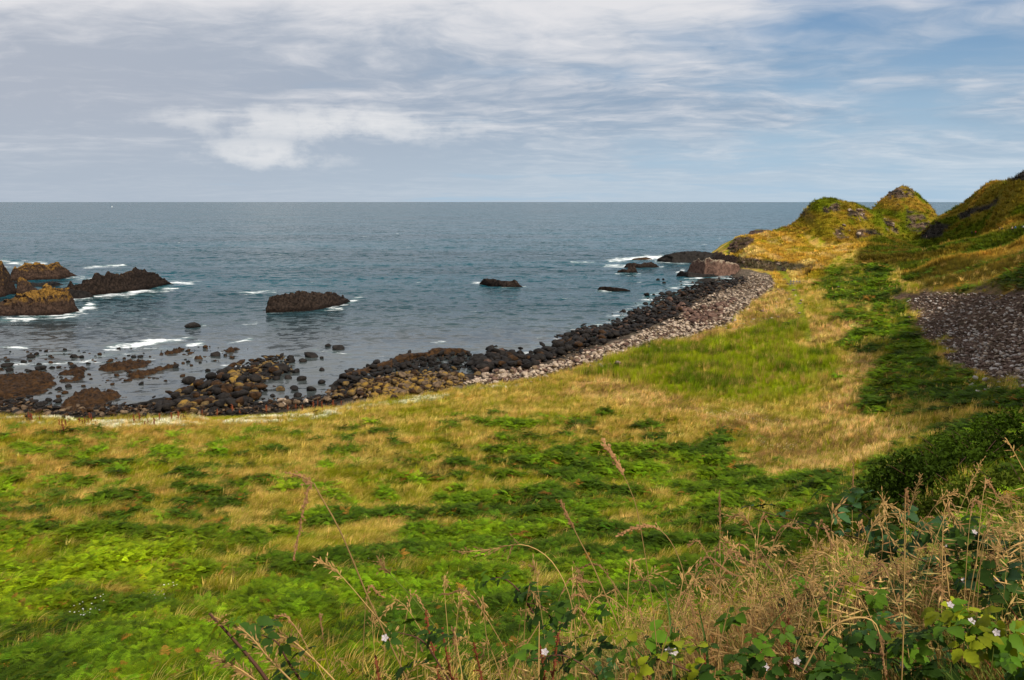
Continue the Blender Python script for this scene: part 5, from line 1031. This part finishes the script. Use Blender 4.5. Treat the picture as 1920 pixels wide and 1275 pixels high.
root.scale = (.6, .6, .6); mk('mast', *beam((1, 0, .8), (1, 0, 14), .12), M_WOOD, root); mk('sail', [(.8, 0, 1.8), (-4.5, .3, 1.8), (.8, 0, 13.5), (.8, .06, 1.8), (-4.5, .36, 1.8), (.8, .06, 13.5)], [(0, 1, 2), (3, 5, 4)], M_SAIL, root); mk('jib', [(1.3, 0, 1.5), (5.6, 0, 1.3), (1.3, 0, 11), (1.3, .06, 1.5), (5.6, .06, 1.3), (1.3, .06, 11)], [(0, 1, 2), (3, 5, 4)], M_SAIL, root)
def skin(name, pts, edges, rad, mat, parent):
    me = bpy.data.meshes.new(name); me.from_pydata(pts, edges, []); o = bpy.data.objects.new(name, me); COL.objects.link(o); o.parent = parent
    m_ = o.modifiers.new('skin', 'SKIN'); m_.use_smooth_shade = True
    for v, r_ in zip(me.skin_vertices[0].data, rad): v.radius = (r_, r_*.85)
    me.skin_vertices[0].data[0].use_root = True; o.modifiers.new('sub', 'SUBSURF').levels = 1; o.modifiers['sub'].render_levels = 1; me.materials.append(mat); return o
M_SKIN = plain('skin', (.45, .26, .18)); M_HAIR = plain('hair', (.04, .025, .015))
def person(x, y, z, rz, top, legs, label, step=.22, seated=False):
    root = empty('person', (x, y, z), rz); tag(root, label, 'person'); mt = plain('jacket_cloth', top); mb_ = plain('trouser_cloth', legs)
    hip = .92; s = step
    J = dict(p=(0,0,hip), c=(0,-.02,1.28), n=(0,0,1.47), h=(0,-.03,1.58), t=(0,-.03,1.72), sl=(.18,0,1.40), el=(.25,.04,1.14), hl=(.26,-.10,.90), sr=(-.18,0,1.40), er=(-.25,-.02,1.14), hr=(-.26,-.14,.92),
             al=(.09,0,.90), kl=(.10,-s*.6,.50), fl=(.10,-s,.07), tl=(.10,-s-.16,.04), ar=(-.09,0,.90), kr=(-.10,s*.2,.50), fr=(-.10,s,.09), tr=(-.10,s-.15,.04))
    K = list(J); ix = {k: i for i, k in enumerate(K)}; E_ = [('p','c'),('c','n'),('n','h'),('h','t'),('c','sl'),('sl','el'),('el','hl'),('c','sr'),('sr','er'),('er','hr'),('p','al'),('al','kl'),('kl','fl'),('fl','tl'),('p','ar'),('ar','kr'),('kr','fr'),('fr','tr')]
    R_ = dict(p=.13,c=.14,n=.055,h=.095,t=.07,sl=.06,el=.042,hl=.038,sr=.06,er=.042,hr=.038,al=.085,kl=.06,fl=.045,tl=.035,ar=.085,kr=.06,fr=.045,tr=.035)
    skin('body', [J[k] for k in K], [(ix[a], ix[b]) for a, b in E_], [R_[k] for k in K], M_SKIN, root)
    T = ['p','c','sl','el','hl','sr','er','hr']; ti = {k: i for i, k in enumerate(T)}; skin('jacket', [J[k] for k in T], [(ti[a], ti[b]) for a, b in E_ if a in ti and b in ti], [R_[k]+.03 for k in T], mt, root)
    T = ['p','al','kl','fl','ar','kr','fr']; ti = {k: i for i, k in enumerate(T)}; skin('trousers', [J[k] for k in T], [(ti[a], ti[b]) for a, b in E_ if a in ti and b in ti], [R_[k]+.02 for k in T], mb_, root)
    skin('hair', [(0, .01, 1.66), (0, -.01, 1.74)], [(0, 1)], [.10, .075], M_HAIR, root)
PE = [(1737,448,(.75,.45,.42),(.5,.35,.3),'person in a pale pink top walking where the path meets the dark gully',1.2),(1822,440,(.03,.03,.05),(.03,.03,.04),'person in dark clothes just left of the red jacket',.4),(1829,440,(.65,.06,.05),(.05,.05,.06),'person in a red jacket on the hillside path',2.0),
      (1873,436,(.02,.02,.025),(.02,.02,.03),'person in black, left one of the dark pair near the right edge',.8),(1878,436,(.035,.03,.02),(.03,.03,.03),'person in brownish black, right one of the dark pair',2.6),(1903,434,(.04,.18,.6),(.05,.05,.08),'person in a bright blue jacket near the right edge',1.5),
      (1897,435,(.30,.18,.12),(.10,.08,.06),'person in tan clothes left of the blue jacket',.2),(1915,433,(.03,.03,.035),(.03,.03,.03),'person in black between the blue jacket and the right edge',1.0),(1919,433,(.7,.7,.7),(.1,.1,.12),'person in a white top at the right edge',2.2)]
P = hit([q[0] for q in PE], [q[1] for q in PE], y0=150)
for q, p_ in zip(PE, P):
    if not np.isnan(p_[0]): person(p_[0], p_[1], p_[2], q[5], q[2], q[3], q[4], random.uniform(.1, .3))
x = PD(1694, 352, 520)[0]; ys_ = np.linspace(500, 540, 80); g = GRID_H(np.full(80, x), ys_); k = g.argmax(); person(x, ys_[k], g[k], 1.0, (.03, .03, .04), (.03, .03, .03), 'tiny dark figure standing on the summit of the farther knoll', .1)
